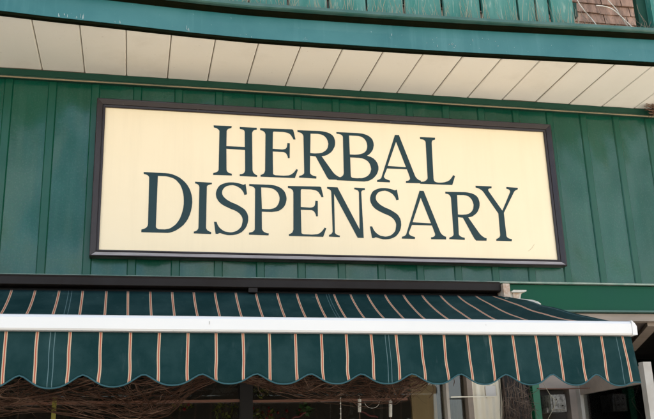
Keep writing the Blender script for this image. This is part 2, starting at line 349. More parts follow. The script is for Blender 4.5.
GLYPHS = [
  ('H', [[(0.3520,3.2960),(0.4430,3.2970),(0.4410,3.2870),(0.4350,3.2850),(0.4300,3.2830),(0.4250,3.2810),(0.4220,3.2780),(0.4190,3.2740),(0.4170,3.2690),(0.4160,3.1880),(0.5080,3.1880),(0.5080,3.2690),(0.5070,3.2730),(0.5050,3.2770),(0.5010,3.2800),(0.4960,3.2820),(0.4900,3.2830),(0.4830,3.2840),(0.4830,3.2950),(0.5690,3.2950),(0.5690,3.2850),(0.5620,3.2840),(0.5560,3.2820),(0.5520,3.2790),(0.5490,3.2750),(0.5470,3.2710),(0.5450,3.2650),(0.5460,3.0680),(0.5470,3.0610),(0.5490,3.0560),(0.5520,3.0510),(0.5570,3.0470),(0.5620,3.0430),(0.5690,3.0410),(0.5690,3.0320),(0.4820,3.0330),(0.4820,3.0420),(0.4900,3.0430),(0.4960,3.0450),(0.5010,3.0480),(0.5050,3.0520),(0.5070,3.0570),(0.5090,3.0620),(0.5090,3.1720),(0.4160,3.1740),(0.4170,3.0630),(0.4180,3.0580),(0.4210,3.0530),(0.4240,3.0500),(0.4290,3.0470),(0.4350,3.0450),(0.4430,3.0430),(0.4430,3.0340),(0.3510,3.0330),(0.3520,3.0430),(0.3590,3.0450),(0.3650,3.0470),(0.3700,3.0500),(0.3740,3.0530),(0.3770,3.0580),(0.3780,3.0630),(0.3810,3.2650),(0.3800,3.2700),(0.3770,3.2740),(0.3730,3.2770),(0.3680,3.2810),(0.3610,3.2830),(0.3530,3.2850)]]),
  ('E', [[(0.5860,3.2940),(0.7450,3.2970),(0.7490,3.2970),(0.7510,3.2960),(0.7540,3.2960),(0.7550,3.2940),(0.7570,3.2930),(0.7570,3.2910),(0.7670,3.2430),(0.7570,3.2410),(0.7530,3.2500),(0.7480,3.2580),(0.7440,3.2650),(0.7390,3.2700),(0.7330,3.2740),(0.7280,3.2760),(0.7230,3.2770),(0.7180,3.2780),(0.7120,3.2790),(0.7050,3.2800),(0.6970,3.2800),(0.6890,3.2800),(0.6560,3.2800),(0.6550,3.2790),(0.6540,3.2780),(0.6520,3.2770),(0.6520,3.2750),(0.6510,3.2720),(0.6510,3.2690),(0.6490,3.1860),(0.6960,3.1840),(0.7040,3.1850),(0.7100,3.1870),(0.7160,3.1900),(0.7190,3.1940),(0.7220,3.2000),(0.7230,3.2070),(0.7250,3.2210),(0.7370,3.2200),(0.7350,3.1400),(0.7260,3.1390),(0.7250,3.1480),(0.7220,3.1560),(0.7190,3.1610),(0.7150,3.1660),(0.7100,3.1690),(0.7040,3.1710),(0.6490,3.1710),(0.6490,3.0550),(0.6490,3.0530),(0.6500,3.0500),(0.6520,3.0480),(0.6540,3.0470),(0.6570,3.0460),(0.6600,3.0450),(0.7020,3.0440),(0.7120,3.0450),(0.7200,3.0460),(0.7280,3.0470),(0.7340,3.0490),(0.7400,3.0520),(0.7450,3.0550),(0.7490,3.0590),(0.7530,3.0620),(0.7570,3.0670),(0.7600,3.0710),(0.7640,3.0760),(0.7670,3.0820),(0.7760,3.0790),(0.7590,3.0340),(0.5860,3.0340),(0.5860,3.0430),(0.5920,3.0450),(0.5970,3.0480),(0.6020,3.0510),(0.6050,3.0560),(0.6070,3.0610),(0.6090,3.0670),(0.6130,3.2600),(0.6120,3.2660),(0.6100,3.2720),(0.6060,3.2760),(0.6010,3.2800),(0.5940,3.2820),(0.5860,3.2840)]]),
  ('R', [[(0.7780,3.2940),(0.8944,3.2960),(0.9081,3.2950),(0.9208,3.2930),(0.9325,3.2910),(0.9430,3.2870),(0.9515,3.2830),(0.9600,3.2769),(0.9653,3.2699),(0.9695,3.2629),(0.9716,3.2538),(0.9737,3.2448),(0.9737,3.2358),(0.9727,3.2247),(0.9695,3.2127),(0.9642,3.2026),(0.9589,3.1926),(0.9515,3.1836),(0.9420,3.1755),(0.9314,3.1685),(0.9272,3.1655),(0.9219,3.1635),(0.9166,3.1615),(0.9102,3.1605),(0.9050,3.1595),(0.8997,3.1585),(0.9568,3.0742),(0.9621,3.0681),(0.9674,3.0631),(0.9737,3.0581),(0.9801,3.0541),(0.9875,3.0501),(0.9970,3.0481),(0.9949,3.0350),(0.9346,3.0340),(0.9251,3.0450),(0.8690,3.1555),(0.8404,3.1575),(0.8372,3.0671),(0.8383,3.0621),(0.8415,3.0581),(0.8468,3.0541),(0.8531,3.0511),(0.8605,3.0491),(0.8700,3.0470),(0.8690,3.0360),(0.7801,3.0380),(0.7822,3.0470),(0.7896,3.0491),(0.7949,3.0511),(0.8002,3.0541),(0.8034,3.0571),(0.8066,3.0611),(0.8076,3.0661),(0.8087,3.2609),(0.8076,3.2669),(0.8044,3.2729),(0.8002,3.2779),(0.7949,3.2809),(0.7875,3.2830),(0.7780,3.2840)], [(0.8457,3.2789),(0.8838,3.2799),(0.8986,3.2779),(0.9113,3.2739),(0.9208,3.2669),(0.9293,3.2569),(0.9346,3.2438),(0.9378,3.2287),(0.9356,3.2167),(0.9335,3.2067),(0.9282,3.1976),(0.9219,3.1896),(0.9134,3.1836),(0.9039,3.1775),(0.8965,3.1755),(0.8880,3.1735),(0.8774,3.1725),(0.8669,3.1715),(0.8552,3.1715),(0.8415,3.1725)]]),
  ('B', [[(0.9820,3.2950),(1.0920,3.2960),(1.1080,3.2950),(1.1220,3.2940),(1.1340,3.2910),(1.1450,3.2870),(1.1550,3.2820),(1.1630,3.2760),(1.1690,3.2700),(1.1730,3.2640),(1.1760,3.2560),(1.1780,3.2480),(1.1790,3.2400),(1.1790,3.2310),(1.1760,3.2190),(1.1730,3.2080),(1.1670,3.1980),(1.1600,3.1890),(1.1510,3.1800),(1.1400,3.1730),(1.1500,3.1700),(1.1590,3.1670),(1.1670,3.1630),(1.1740,3.1590),(1.1800,3.1530),(1.1850,3.1480),(1.1900,3.1400),(1.1940,3.1320),(1.1960,3.1240),(1.1980,3.1160),(1.1980,3.1070),(1.1970,3.0980),(1.1930,3.0860),(1.1880,3.0750),(1.1810,3.0650),(1.1730,3.0560),(1.1630,3.0470),(1.1510,3.0400),(1.1450,3.0370),(1.1370,3.0340),(1.1290,3.0330),(1.1190,3.0310),(1.1090,3.0310),(1.0980,3.0310),(0.9750,3.0320),(0.9780,3.0440),(0.9880,3.0460),(0.9960,3.0500),(1.0030,3.0540),(1.0080,3.0590),(1.0110,3.0650),(1.0130,3.0720),(1.0160,3.2680),(1.0150,3.2740),(1.0120,3.2780),(1.0070,3.2820),(1.0010,3.2840),(0.9930,3.2860),(0.9830,3.2860)], [(1.0490,3.2800),(1.1000,3.2800),(1.1130,3.2770),(1.1230,3.2720),(1.1310,3.2650),(1.1380,3.2550),(1.1420,3.2430),(1.1440,3.2290),(1.1430,3.2170),(1.1400,3.2070),(1.1350,3.1980),(1.1280,3.1910),(1.1190,3.1850),(1.1090,3.1810),(1.1020,3.1790),(1.0940,3.1770),(1.0850,3.1760),(1.0750,3.1750),(1.0630,3.1750),(1.0490,3.1750)], [(1.0500,3.1590),(1.0950,3.1590),(1.1140,3.1570),(1.1300,3.1510),(1.1420,3.1430),(1.1510,3.1320),(1.1560,3.1180),(1.1590,3.1010),(1.1560,3.0890),(1.1520,3.0790),(1.1460,3.0700),(1.1380,3.0620),(1.1280,3.0560),(1.1160,3.0510),(1.1100,3.0490),(1.1030,3.0480),(1.0940,3.0480),(1.0850,3.0470),(1.0750,3.0470),(1.0630,3.0480),(1.0590,3.0480),(1.0560,3.0490),(1.0530,3.0510),(1.0510,3.0530),(1.0500,3.0560),(1.0490,3.0600)]]),
  ('A', [[(1.2970,3.2970),(1.3190,3.2970),(1.3910,3.0791),(1.3940,3.0709),(1.3980,3.0647),(1.4030,3.0586),(1.4090,3.0545),(1.4160,3.0504),(1.4230,3.0484),(1.4220,3.0340),(1.3410,3.0330),(1.3420,3.0433),(1.3500,3.0443),(1.3570,3.0473),(1.3610,3.0504),(1.3640,3.0545),(1.3650,3.0596),(1.3640,3.0658),(1.3510,3.1077),(1.2440,3.1077),(1.2250,3.0647),(1.2250,3.0596),(1.2270,3.0555),(1.2310,3.0514),(1.2370,3.0484),(1.2450,3.0453),(1.2560,3.0422),(1.2550,3.0320),(1.1860,3.0320),(1.1880,3.0422),(1.1930,3.0433),(1.1980,3.0453),(1.2020,3.0473),(1.2060,3.0504),(1.2100,3.0545),(1.2120,3.0596)], [(1.3010,3.2591),(1.2480,3.1220),(1.3470,3.1190)]]),
  ('L', [[(1.4340,3.2920),(1.5180,3.2930),(1.5170,3.2820),(1.5110,3.2800),(1.5060,3.2780),(1.5020,3.2760),(1.5000,3.2720),(1.4980,3.2670),(1.4970,3.2620),(1.4930,3.0610),(1.4940,3.0550),(1.4960,3.0500),(1.4990,3.0470),(1.5040,3.0440),(1.5090,3.0430),(1.5150,3.0420),(1.5280,3.0420),(1.5400,3.0430),(1.5510,3.0450),(1.5600,3.0480),(1.5690,3.0510),(1.5760,3.0550),(1.5810,3.0580),(1.5850,3.0630),(1.5900,3.0680),(1.5940,3.0730),(1.5990,3.0800),(1.6030,3.0870),(1.6130,3.0820),(1.5940,3.0320),(1.4180,3.0310),(1.4190,3.0420),(1.4290,3.0430),(1.4380,3.0440),(1.4450,3.0470),(1.4520,3.0520),(1.4570,3.0570),(1.4610,3.0640),(1.4640,3.2650),(1.4630,3.2690),(1.4600,3.2730),(1.4560,3.2770),(1.4500,3.2790),(1.4430,3.2800),(1.4340,3.2810)]]),
  ('D', [[(0.0170,3.0330),(0.1190,3.0320),(0.1370,3.0310),(0.1550,3.0270),(0.1710,3.0210),(0.1870,3.0130),(0.2020,3.0020),(0.2160,2.9890),(0.2270,2.9750),(0.2360,2.9600),(0.2430,2.9430),(0.2480,2.9260),(0.2510,2.9080),(0.2520,2.8880),(0.2500,2.8650),(0.2460,2.8430),(0.2400,2.8230),(0.2330,2.8050),(0.2230,2.7880),(0.2120,2.7730),(0.1990,2.7610),(0.1860,2.7510),(0.1740,2.7430),(0.1610,2.7370),(0.1490,2.7330),(0.1380,2.7310),(0.0150,2.7310),(0.0150,2.7440),(0.0240,2.7470),(0.0310,2.7500),(0.0370,2.7540),(0.0410,2.7590),(0.0440,2.7650),(0.0450,2.7720),(0.0440,3.0040),(0.0430,3.0090),(0.0400,3.0140),(0.0360,3.0180),(0.0310,3.0200),(0.0250,3.0220),(0.0180,3.0230)], [(0.0850,3.0160),(0.1230,3.0160),(0.1370,3.0140),(0.1510,3.0100),(0.1630,3.0050),(0.1740,2.9970),(0.1830,2.9870),(0.1920,2.9760),(0.1990,2.9610),(0.2040,2.9460),(0.2080,2.9300),(0.2100,2.9140),(0.2110,2.8960),(0.2110,2.8780),(0.2090,2.8580),(0.2050,2.8390),(0.2000,2.8210),(0.1940,2.8050),(0.1860,2.7900),(0.1760,2.7760),(0.1680,2.7680),(0.1600,2.7620),(0.1520,2.7560),(0.1430,2.7520),(0.1340,2.7500),(0.1250,2.7480),(0.0980,2.7480),(0.0930,2.7490),(0.0890,2.7510),(0.0860,2.7530),(0.0840,2.7550),(0.0830,2.7580),(0.0820,2.7610)]]),
  ('I', [[(0.2640,2.9940),(0.3460,2.9920),(0.3450,2.9840),(0.3380,2.9830),(0.3320,2.9810),(0.3270,2.9790),(0.3240,2.9760),(0.3210,2.9720),(0.3210,2.9680),(0.3190,2.7640),(0.3200,2.7580),(0.3230,2.7530),(0.3260,2.7490),(0.3310,2.7460),(0.3370,2.7430),(0.3440,2.7410),(0.3430,2.7310),(0.2610,2.7320),(0.2610,2.7410),(0.2680,2.7430),(0.2730,2.7450),(0.2770,2.7490),(0.2800,2.7530),(0.2820,2.7570),(0.2830,2.7630),(0.2850,2.9660),(0.2840,2.9710),(0.2820,2.9760),(0.2790,2.9790),(0.2750,2.9820),(0.2700,2.9840),(0.2640,2.9850)]]),
  ('S', [[(0.5110,2.9930),(0.5180,2.9390),(0.5050,2.9350),(0.5010,2.9480),(0.4940,2.9590),(0.4860,2.9680),(0.4750,2.9750),(0.4620,2.9810),(0.4470,2.9840),(0.4320,2.9820),(0.4190,2.9780),(0.4090,2.9720),(0.4020,2.9640),(0.3970,2.9540),(0.3950,2.9420),(0.3970,2.9330),(0.4010,2.9250),(0.4080,2.9170),(0.4170,2.9090),(0.4280,2.9020),(0.4430,2.8940),(0.4590,2.8880),(0.4740,2.8810),(0.4860,2.8740),(0.4970,2.8670),(0.5050,2.8610),(0.5110,2.8540),(0.5150,2.8470),(0.5190,2.8400),(0.5210,2.8320),(0.5230,2.8240),(0.5230,2.8140),(0.5230,2.8050),(0.5200,2.7900),(0.5150,2.7760),(0.5080,2.7640),(0.5000,2.7540),(0.4910,2.7450),(0.4790,2.7380),(0.4640,2.7320),(0.4500,2.7290),(0.4360,2.7280),(0.4220,2.7280),(0.4080,2.7310),(0.3940,2.7350),(0.3910,2.7360),(0.3870,2.7370),(0.3840,2.7370),(0.3810,2.7360),(0.3790,2.7350),(0.3770,2.7330),(0.3650,2.7330),(0.3570,2.7930),(0.3690,2.7930),(0.3730,2.7820),(0.3780,2.7720),(0.3840,2.7640),(0.3920,2.7570),(0.4000,2.7510),(0.4100,2.7460),(0.4220,2.7440),(0.4340,2.7420),(0.4450,2.7430),(0.4550,2.7460),(0.4660,2.7500),(0.4750,2.7570),(0.4810,2.7630),(0.4870,2.7700),(0.4910,2.7780),(0.4930,2.7870),(0.4950,2.7970),(0.4960,2.8080),(0.4940,2.8180),(0.4900,2.8270),(0.4840,2.8350),(0.4770,2.8420),(0.4670,2.8490),(0.4550,2.8550),(0.4380,2.8610),(0.4230,2.8680),(0.4100,2.8740),(0.3990,2.8800),(0.3890,2.8870),(0.3820,2.8940),(0.3760,2.9010),(0.3720,2.9090),(0.3680,2.9170),(0.3660,2.9260),(0.3650,2.9350),(0.3660,2.9450),(0.3700,2.9580),(0.3760,2.9700),(0.3840,2.9800),(0.3960,2.9870),(0.4100,2.9930),(0.4260,2.9970),(0.4390,2.9980),(0.4510,2.9980),(0.4630,2.9970),(0.4750,2.9950),(0.4870,2.9920),(0.4990,2.9880),(0.5010,2.9880),(0.5030,2.9890),(0.5050,2.9900),(0.5070,2.9910),(0.5090,2.9920),(0.5110,2.9930)]]),
  ('P', [[(0.5290,2.9930),(0.6340,2.9930),(0.6470,2.9920),(0.6600,2.9900),(0.6710,2.9860),(0.6810,2.9820),(0.6910,2.9760),(0.6990,2.9680),(0.7050,2.9610),(0.7090,2.9520),(0.7120,2.9430),(0.7140,2.9340),(0.7150,2.9250),(0.7140,2.9150),(0.7110,2.9020),(0.7070,2.8910),(0.7010,2.8810),(0.6930,2.8720),(0.6840,2.8650),(0.6740,2.8590),(0.6640,2.8560),(0.6530,2.8540),(0.6400,2.8520),(0.6250,2.8520),(0.6080,2.8520),(0.5900,2.8520),(0.5900,2.7640),(0.5920,2.7590),(0.5950,2.7540),(0.6000,2.7490),(0.6070,2.7460),(0.6150,2.7430),(0.6240,2.7420),(0.6220,2.7320),(0.5260,2.7330),(0.5270,2.7430),(0.5350,2.7450),(0.5420,2.7470),(0.5470,2.7500),(0.5510,2.7540),(0.5540,2.7580),(0.5550,2.7630),(0.5580,2.9650),(0.5570,2.9700),(0.5540,2.9750),(0.5500,2.9780),(0.5450,2.9810),(0.5380,2.9830),(0.5290,2.9830)], [(0.5880,2.9780),(0.6210,2.9780),(0.6380,2.9760),(0.6520,2.9710),(0.6630,2.9630),(0.6710,2.9540),(0.6770,2.9410),(0.6800,2.9270),(0.6790,2.9130),(0.6760,2.9010),(0.6710,2.8910),(0.6650,2.8820),(0.6580,2.8760),(0.6490,2.8710),(0.6410,2.8690),(0.6330,2.8670),(0.6240,2.8660),(0.6140,2.8660),(0.6030,2.8660),(0.5910,2.8670)]]),
  ('E', [[(0.7230,2.9910),(0.8812,2.9940),(0.8851,2.9940),(0.8871,2.9930),(0.8901,2.9930),(0.8911,2.9910),(0.8931,2.9900),(0.8931,2.9880),(0.9030,2.9402),(0.8931,2.9382),(0.8891,2.9472),(0.8841,2.9551),(0.8802,2.9621),(0.8752,2.9671),(0.8692,2.9711),(0.8643,2.9731),(0.8593,2.9741),(0.8543,2.9751),(0.8483,2.9761),(0.8414,2.9771),(0.8334,2.9771),(0.8255,2.9771),(0.7926,2.9771),(0.7916,2.9761),(0.7906,2.9751),(0.7887,2.9741),(0.7887,2.9721),(0.7877,2.9691),(0.7877,2.9661),(0.7857,2.8834),(0.8324,2.8814),(0.8404,2.8824),(0.8463,2.8844),(0.8523,2.8874),(0.8553,2.8914),(0.8583,2.8974),(0.8593,2.9043),(0.8613,2.9183),(0.8732,2.9173),(0.8712,2.8376),(0.8623,2.8366),(0.8613,2.8456),(0.8583,2.8535),(0.8553,2.8585),(0.8513,2.8635),(0.8463,2.8665),(0.8404,2.8685),(0.7857,2.8685),(0.7857,2.7529),(0.7857,2.7509),(0.7867,2.7479),(0.7887,2.7459),(0.7906,2.7450),(0.7936,2.7440),(0.7966,2.7430),(0.8384,2.7420),(0.8483,2.7430),(0.8563,2.7440),(0.8643,2.7450),(0.8702,2.7469),(0.8762,2.7499),(0.8812,2.7529),(0.8851,2.7569),(0.8891,2.7599),(0.8931,2.7649),(0.8961,2.7689),(0.9001,2.7738),(0.9030,2.7798),(0.9120,2.7768),(0.8951,2.7320),(0.7230,2.7320),(0.7230,2.7410),(0.7290,2.7430),(0.7339,2.7459),(0.7389,2.7489),(0.7419,2.7539),(0.7439,2.7589),(0.7459,2.7649),(0.7499,2.9571),(0.7489,2.9631),(0.7469,2.9691),(0.7429,2.9731),(0.7379,2.9771),(0.7310,2.9791),(0.7230,2.9810)]]),
  ('N', [[(0.9230,2.9940),(0.9770,2.9940),(1.0830,2.7760),(1.0880,2.9710),(1.0870,2.9750),(1.0850,2.9790),(1.0820,2.9820),(1.0770,2.9840),(1.0710,2.9860),(1.0640,2.9870),(1.0650,2.9960),(1.1200,2.9950),(1.1200,2.9860),(1.1140,2.9850),(1.1100,2.9840),(1.1060,2.9820),(1.1030,2.9790),(1.1010,2.9750),(1.1000,2.9710),(1.1020,2.7320),(1.0710,2.7320),(0.9580,2.9590),(0.9550,2.7550),(0.9570,2.7520),(0.9590,2.7490),(0.9630,2.7460),(0.9670,2.7440),(0.9730,2.7420),(0.9800,2.7410),(0.9790,2.7330),(0.9240,2.7340),(0.9250,2.7430),(0.9300,2.7450),(0.9350,2.7470),(0.9380,2.7500),(0.9410,2.7540),(0.9430,2.7580),(0.9440,2.7640),(0.9440,2.9650),(0.9430,2.9700),(0.9420,2.9750),(0.9390,2.9780),(0.9350,2.9810),(0.9300,2.9830),(0.9230,2.9850)]]),
  ('S', [[(1.2901,2.9950),(1.2970,2.9406),(1.2841,2.9365),(1.2801,2.9496),(1.2732,2.9607),(1.2652,2.9698),(1.2543,2.9768),(1.2414,2.9829),(1.2265,2.9859),(1.2115,2.9839),(1.1986,2.9799),(1.1887,2.9738),(1.1817,2.9657),(1.1768,2.9557),(1.1748,2.9436),(1.1768,2.9345),(1.1807,2.9265),(1.1877,2.9184),(1.1966,2.9103),(1.2076,2.9033),(1.2225,2.8952),(1.2384,2.8892),(1.2533,2.8821),(1.2652,2.8751),(1.2762,2.8680),(1.2841,2.8620),(1.2901,2.8549),(1.2940,2.8479),(1.2980,2.8408),(1.3000,2.8328),(1.3020,2.8247),(1.3020,2.8146),(1.3020,2.8056),(1.2990,2.7905),(1.2940,2.7764),(1.2871,2.7643),(1.2791,2.7542),(1.2702,2.7451),(1.2583,2.7381),(1.2434,2.7320),(1.2294,2.7290),(1.2155,2.7280),(1.2016,2.7280),(1.1877,2.7310),(1.1738,2.7351),(1.1708,2.7361),(1.1668,2.7371),(1.1638,2.7371),(1.1609,2.7361),(1.1589,2.7351),(1.1569,2.7330),(1.1450,2.7330),(1.1370,2.7935),(1.1489,2.7935),(1.1529,2.7824),(1.1579,2.7723),(1.1638,2.7643),(1.1718,2.7572),(1.1797,2.7512),(1.1897,2.7461),(1.2016,2.7441),(1.2135,2.7421),(1.2245,2.7431),(1.2344,2.7461),(1.2453,2.7502),(1.2543,2.7572),(1.2603,2.7633),(1.2662,2.7703),(1.2702,2.7784),(1.2722,2.7874),(1.2742,2.7975),(1.2752,2.8086),(1.2732,2.8187),(1.2692,2.8277),(1.2632,2.8358),(1.2563,2.8428),(1.2463,2.8499),(1.2344,2.8559),(1.2175,2.8620),(1.2026,2.8690),(1.1897,2.8751),(1.1787,2.8811),(1.1688,2.8882),(1.1618,2.8952),(1.1559,2.9023),(1.1519,2.9103),(1.1479,2.9184),(1.1459,2.9275),(1.1450,2.9365),(1.1459,2.9466),(1.1499,2.9597),(1.1559,2.9718),(1.1638,2.9819),(1.1758,2.9889),(1.1897,2.9950),(1.2056,2.9990),(1.2185,3.0000),(1.2304,3.0000),(1.2424,2.9990),(1.2543,2.9970),(1.2662,2.9940),(1.2781,2.9899),(1.2801,2.9899),(1.2821,2.9909),(1.2841,2.9919),(1.2861,2.9929),(1.2881,2.9940),(1.2901,2.9950)]]),
  ('A', [[(1.4120,2.9930),(1.4340,2.9930),(1.5060,2.7800),(1.5090,2.7720),(1.5130,2.7660),(1.5180,2.7600),(1.5240,2.7560),(1.5310,2.7520),(1.5380,2.7500),(1.5370,2.7360),(1.4560,2.7350),(1.4570,2.7450),(1.4650,2.7460),(1.4720,2.7490),(1.4760,2.7520),(1.4790,2.7560),(1.4800,2.7610),(1.4790,2.7670),(1.4660,2.8080),(1.3590,2.8080),(1.3400,2.7660),(1.3400,2.7610),(1.3420,2.7570),(1.3460,2.7530),(1.3520,2.7500),(1.3600,2.7470),(1.3710,2.7440),(1.3700,2.7340),(1.3010,2.7340),(1.3030,2.7440),(1.3080,2.7450),(1.3130,2.7470),(1.3170,2.7490),(1.3210,2.7520),(1.3250,2.7560),(1.3270,2.7610)], [(1.4160,2.9560),(1.3630,2.8220),(1.4620,2.8190)]]),
  ('R', [[(1.5520,2.9930),(1.6620,2.9950),(1.6750,2.9940),(1.6870,2.9920),(1.6980,2.9900),(1.7080,2.9860),(1.7160,2.9820),(1.7240,2.9760),(1.7290,2.9690),(1.7330,2.9620),(1.7350,2.9530),(1.7370,2.9440),(1.7370,2.9350),(1.7360,2.9240),(1.7330,2.9120),(1.7280,2.9020),(1.7230,2.8920),(1.7160,2.8830),(1.7070,2.8750),(1.6970,2.8680),(1.6930,2.8650),(1.6880,2.8630),(1.6830,2.8610),(1.6770,2.8600),(1.6720,2.8590),(1.6670,2.8580),(1.7210,2.7740),(1.7260,2.7680),(1.7310,2.7630),(1.7370,2.7580),(1.7430,2.7540),(1.7500,2.7500),(1.7590,2.7480),(1.7570,2.7350),(1.7000,2.7340),(1.6910,2.7450),(1.6380,2.8550),(1.6110,2.8570),(1.6080,2.7670),(1.6090,2.7620),(1.6120,2.7580),(1.6170,2.7540),(1.6230,2.7510),(1.6300,2.7490),(1.6390,2.7470),(1.6380,2.7360),(1.5540,2.7380),(1.5560,2.7470),(1.5630,2.7490),(1.5680,2.7510),(1.5730,2.7540),(1.5760,2.7570),(1.5790,2.7610),(1.5800,2.7660),(1.5810,2.9600),(1.5800,2.9660),(1.5770,2.9720),(1.5730,2.9770),(1.5680,2.9800),(1.5610,2.9820),(1.5520,2.9830)], [(1.6160,2.9780),(1.6520,2.9790),(1.6660,2.9770),(1.6780,2.9730),(1.6870,2.9660),(1.6950,2.9560),(1.7000,2.9430),(1.7030,2.9280),(1.7010,2.9160),(1.6990,2.9060),(1.6940,2.8970),(1.6880,2.8890),(1.6800,2.8830),(1.6710,2.8770),(1.6640,2.8750),(1.6560,2.8730),(1.6460,2.8720),(1.6360,2.8710),(1.6250,2.8710),(1.6120,2.8720)]]),
  ('Y', [[(1.7230,3.0330),(1.8130,3.0330),(1.8120,3.0230),(1.8040,3.0220),(1.7980,3.0200),(1.7940,3.0170),(1.7920,3.0140),(1.7920,3.0100),(1.7940,3.0050),(1.8610,2.9000),(1.9150,3.0050),(1.9160,3.0100),(1.9150,3.0140),(1.9130,3.0170),(1.9090,3.0200),(1.9030,3.0220),(1.8960,3.0230),(1.8970,3.0330),(1.9620,3.0310),(1.9600,3.0220),(1.9550,3.0200),(1.9500,3.0180),(1.9460,3.0150),(1.9420,3.0120),(1.9380,3.0080),(1.9350,3.0030),(1.8680,2.8890),(1.8700,2.7650),(1.8710,2.7600),(1.8740,2.7560),(1.8780,2.7530),(1.8840,2.7500),(1.8910,2.7480),(1.8990,2.7470),(1.8970,2.7360),(1.8110,2.7360),(1.8130,2.7460),(1.8190,2.7480),(1.8240,2.7510),(1.8290,2.7540),(1.8320,2.7580),(1.8350,2.7630),(1.8360,2.7680),(1.8370,2.8850),(1.7650,2.9990),(1.7600,3.0050),(1.7550,3.0100),(1.7480,3.0140),(1.7410,3.0180),(1.7330,3.0210),(1.7230,3.0230)]]),
]
def ip(px, py, Y):
    """point on the plane y=Y for a measured direction"""
    d = f_ + r_ * ((px - 327) / 862.385) + u_ * ((209.5 - py) / 862.385)
    return CAM + d * (Y / d.y)

# ------------------------------------------------------------------ ground
def sheet(name, x0, x1, y0, y1, z, material):
    bm = bmesh.new(); bm.faces.new([bm.verts.new(p) for p in ((x0, y0, z), (x1, y0, z), (x1, y1, z), (x0, y1, z))])
    o = build(name, bm, material); o['kind'] = 'structure'; return o
sheet('ground', -600, 600, -600, 600, -0.14, M['earth'])
sheet('road', -300, 300, -17, -7.0, -0.130, M['asphalt'])
p = box('pavement', (-300, 300, -7.0, 4.1, -0.137, 0.0), M['concrete'], bev=0.01); p['kind'] = 'structure'
p = box('far_pavement', (-300, 300, -22, -17, -0.137, 0.0), M['concrete'], bev=0.01); p['kind'] = 'structure'

# ------------------------------------------------------------------ the shop building
B = thing('shop_building', 'green steel clad shop front with cream soffit, teal fascia ledge and dark window below', 'building', (0.6, WY, 0))

ZB, ZS = 2.523, 3.548
# steel siding sheet with battens
bm = bmesh.new(); add_box(bm, X0, X1, WY, WY + 0.05, ZB, ZS + 0.1)
sid = build('siding', bm, M['siding'], B)
pitch, sx = 0.20377, -0.4522
k0 = int((X0 - sx) / pitch) + 1
k = k0
while sx + k * pitch < X1 - 0.06:
    a = sx + k * pitch
    bm = bmesh.new()
    w = 0.040
    sec = lambda z: [(a - 0.003, WY + 0.002, z), (a, WY - 0.003, z), (a + 0.004, WY - 0.0075, z), (a + w - 0.004, WY - 0.0075, z), (a + w, WY - 0.003, z), (a + w + 0.003, WY + 0.002, z)]
    loft(bm, [sec(ZB + 0.001), sec(ZS - 0.05)])
    build('batten', bm, M['batten'], sid)
    k += 1
# drip flashing along the siding's lower edge
bm = bmesh.new()
sec = lambda x: [(x, WY + 0.02, ZB + 0.0), (x, WY - 0.014, ZB - 0.001), (x, WY - 0.016, ZB + 0.006), (x, WY - 0.012, ZB + 0.0065), (x, WY + 0.02, ZB + 0.006)]
loft(bm, [sec(X0), sec(X1)])
build('drip_flashing', bm, mat('faded_flashing', (0.10, 0.20, 0.16), 0.4, alt=(0.3, 0.33, 0.28), scale=14, amount=0.8), B)
# frieze moulding below the soffit
bm = bmesh.new()
sec = lambda x: [(x, WY + 0.0, 3.500), (x, WY - 0.030, 3.497), (x, WY - 0.034, 3.508), (x, WY - 0.026, 3.514), (x, WY - 0.026, ZS - 0.002), (x, WY + 0.0, ZS - 0.002)]
loft(bm, [sec(X0), sec(X1)])
fz = build('frieze', bm, M['frieze'], B)
bm = bmesh.new()
pts = []
x = X0
while x <= X1 + 0.01:
    pts.append((x, WY - 0.037 + random.uniform(-.001, .001), 3.4985 + 0.0015 * math.sin(x * 2.1) + random.uniform(-.0006, .0006))); x += 0.23
tube(bm, pts, 0.0042, 6)
build('edge_strip', bm, M['tan'], fz, smooth=True)

# overhang : soffit planks, fascia, ledge
FY = [(-4.0, 3.25), (-2.0, 3.40), (-1.2, 3.458), (-0.61, 3.500), (-0.406, 3.519), (-0.156, 3.536), (0.05, 3.552), (0.225, 3.564), (0.475, 3.575), (0.715, 3.574),
      (0.995, 3.569), (1.253, 3.563), (1.541, 3.553), (1.943, 3.534), (2.237, 3.52), (2.532, 3.508), (3.2, 3.48), (5.2, 3.40)]
fy = lambda x: interp(FY, x)
slx = []
x = 0.088
while x > X0: x -= 0.2
while x < X1:
    slx.append(x); x += 0.2015
edges = [X0] + [s for s in slx if s > X0 + 0.03] + [X1]
def joint(y, xc): return xc
bm = bmesh.new()
for i, (a, b) in enumerate(zip(edges, edges[1:])):
    g = 0.0022
    dz = random.uniform(-0.0015, 0.0015)
    a2, b2 = a + g, b - g
    za = ZS + dz; zb2 = ZS + dz + random.uniform(-0.0012, 0.0012)
    yb = WY - 0.026
    # plank slightly dished, one lip turned up into the groove
    xs = [a2, a2 + 0.004, (a2 + b2) / 2, b2 - 0.004, b2]
    zz = [za + 0.004, za, (za + zb2) / 2 + 0.0012, zb2, zb2 + 0.004]
    top = [bm.verts.new((xx, fy(xx) + 0.004, z)) for xx, z in zip(xs, zz)]
    bot = [bm.verts.new((xx, yb, z)) for xx, z in zip(xs, zz)]
    for j in range(4): bm.faces.new((top[j], top[j + 1], bot[j + 1], bot[j]))
so = build('soffit', bm, M['soffit'], B, normals=False)
bm = bmesh.new()
loft(bm, [[(x, fy(x) + 0.01, ZS + 0.0065), (x, WY, ZS + 0.0065), (x, WY, ZS + 0.012), (x, fy(x) + 0.01, ZS + 0.012)] for x in [X0 + i * (X1 - X0) / 60 for i in range(61)]])
build('groove_backing', bm, M['gap'], so)
NX = 140
XS = [X0 + i * (X1 - X0) / NX for i in range(NX + 1)]
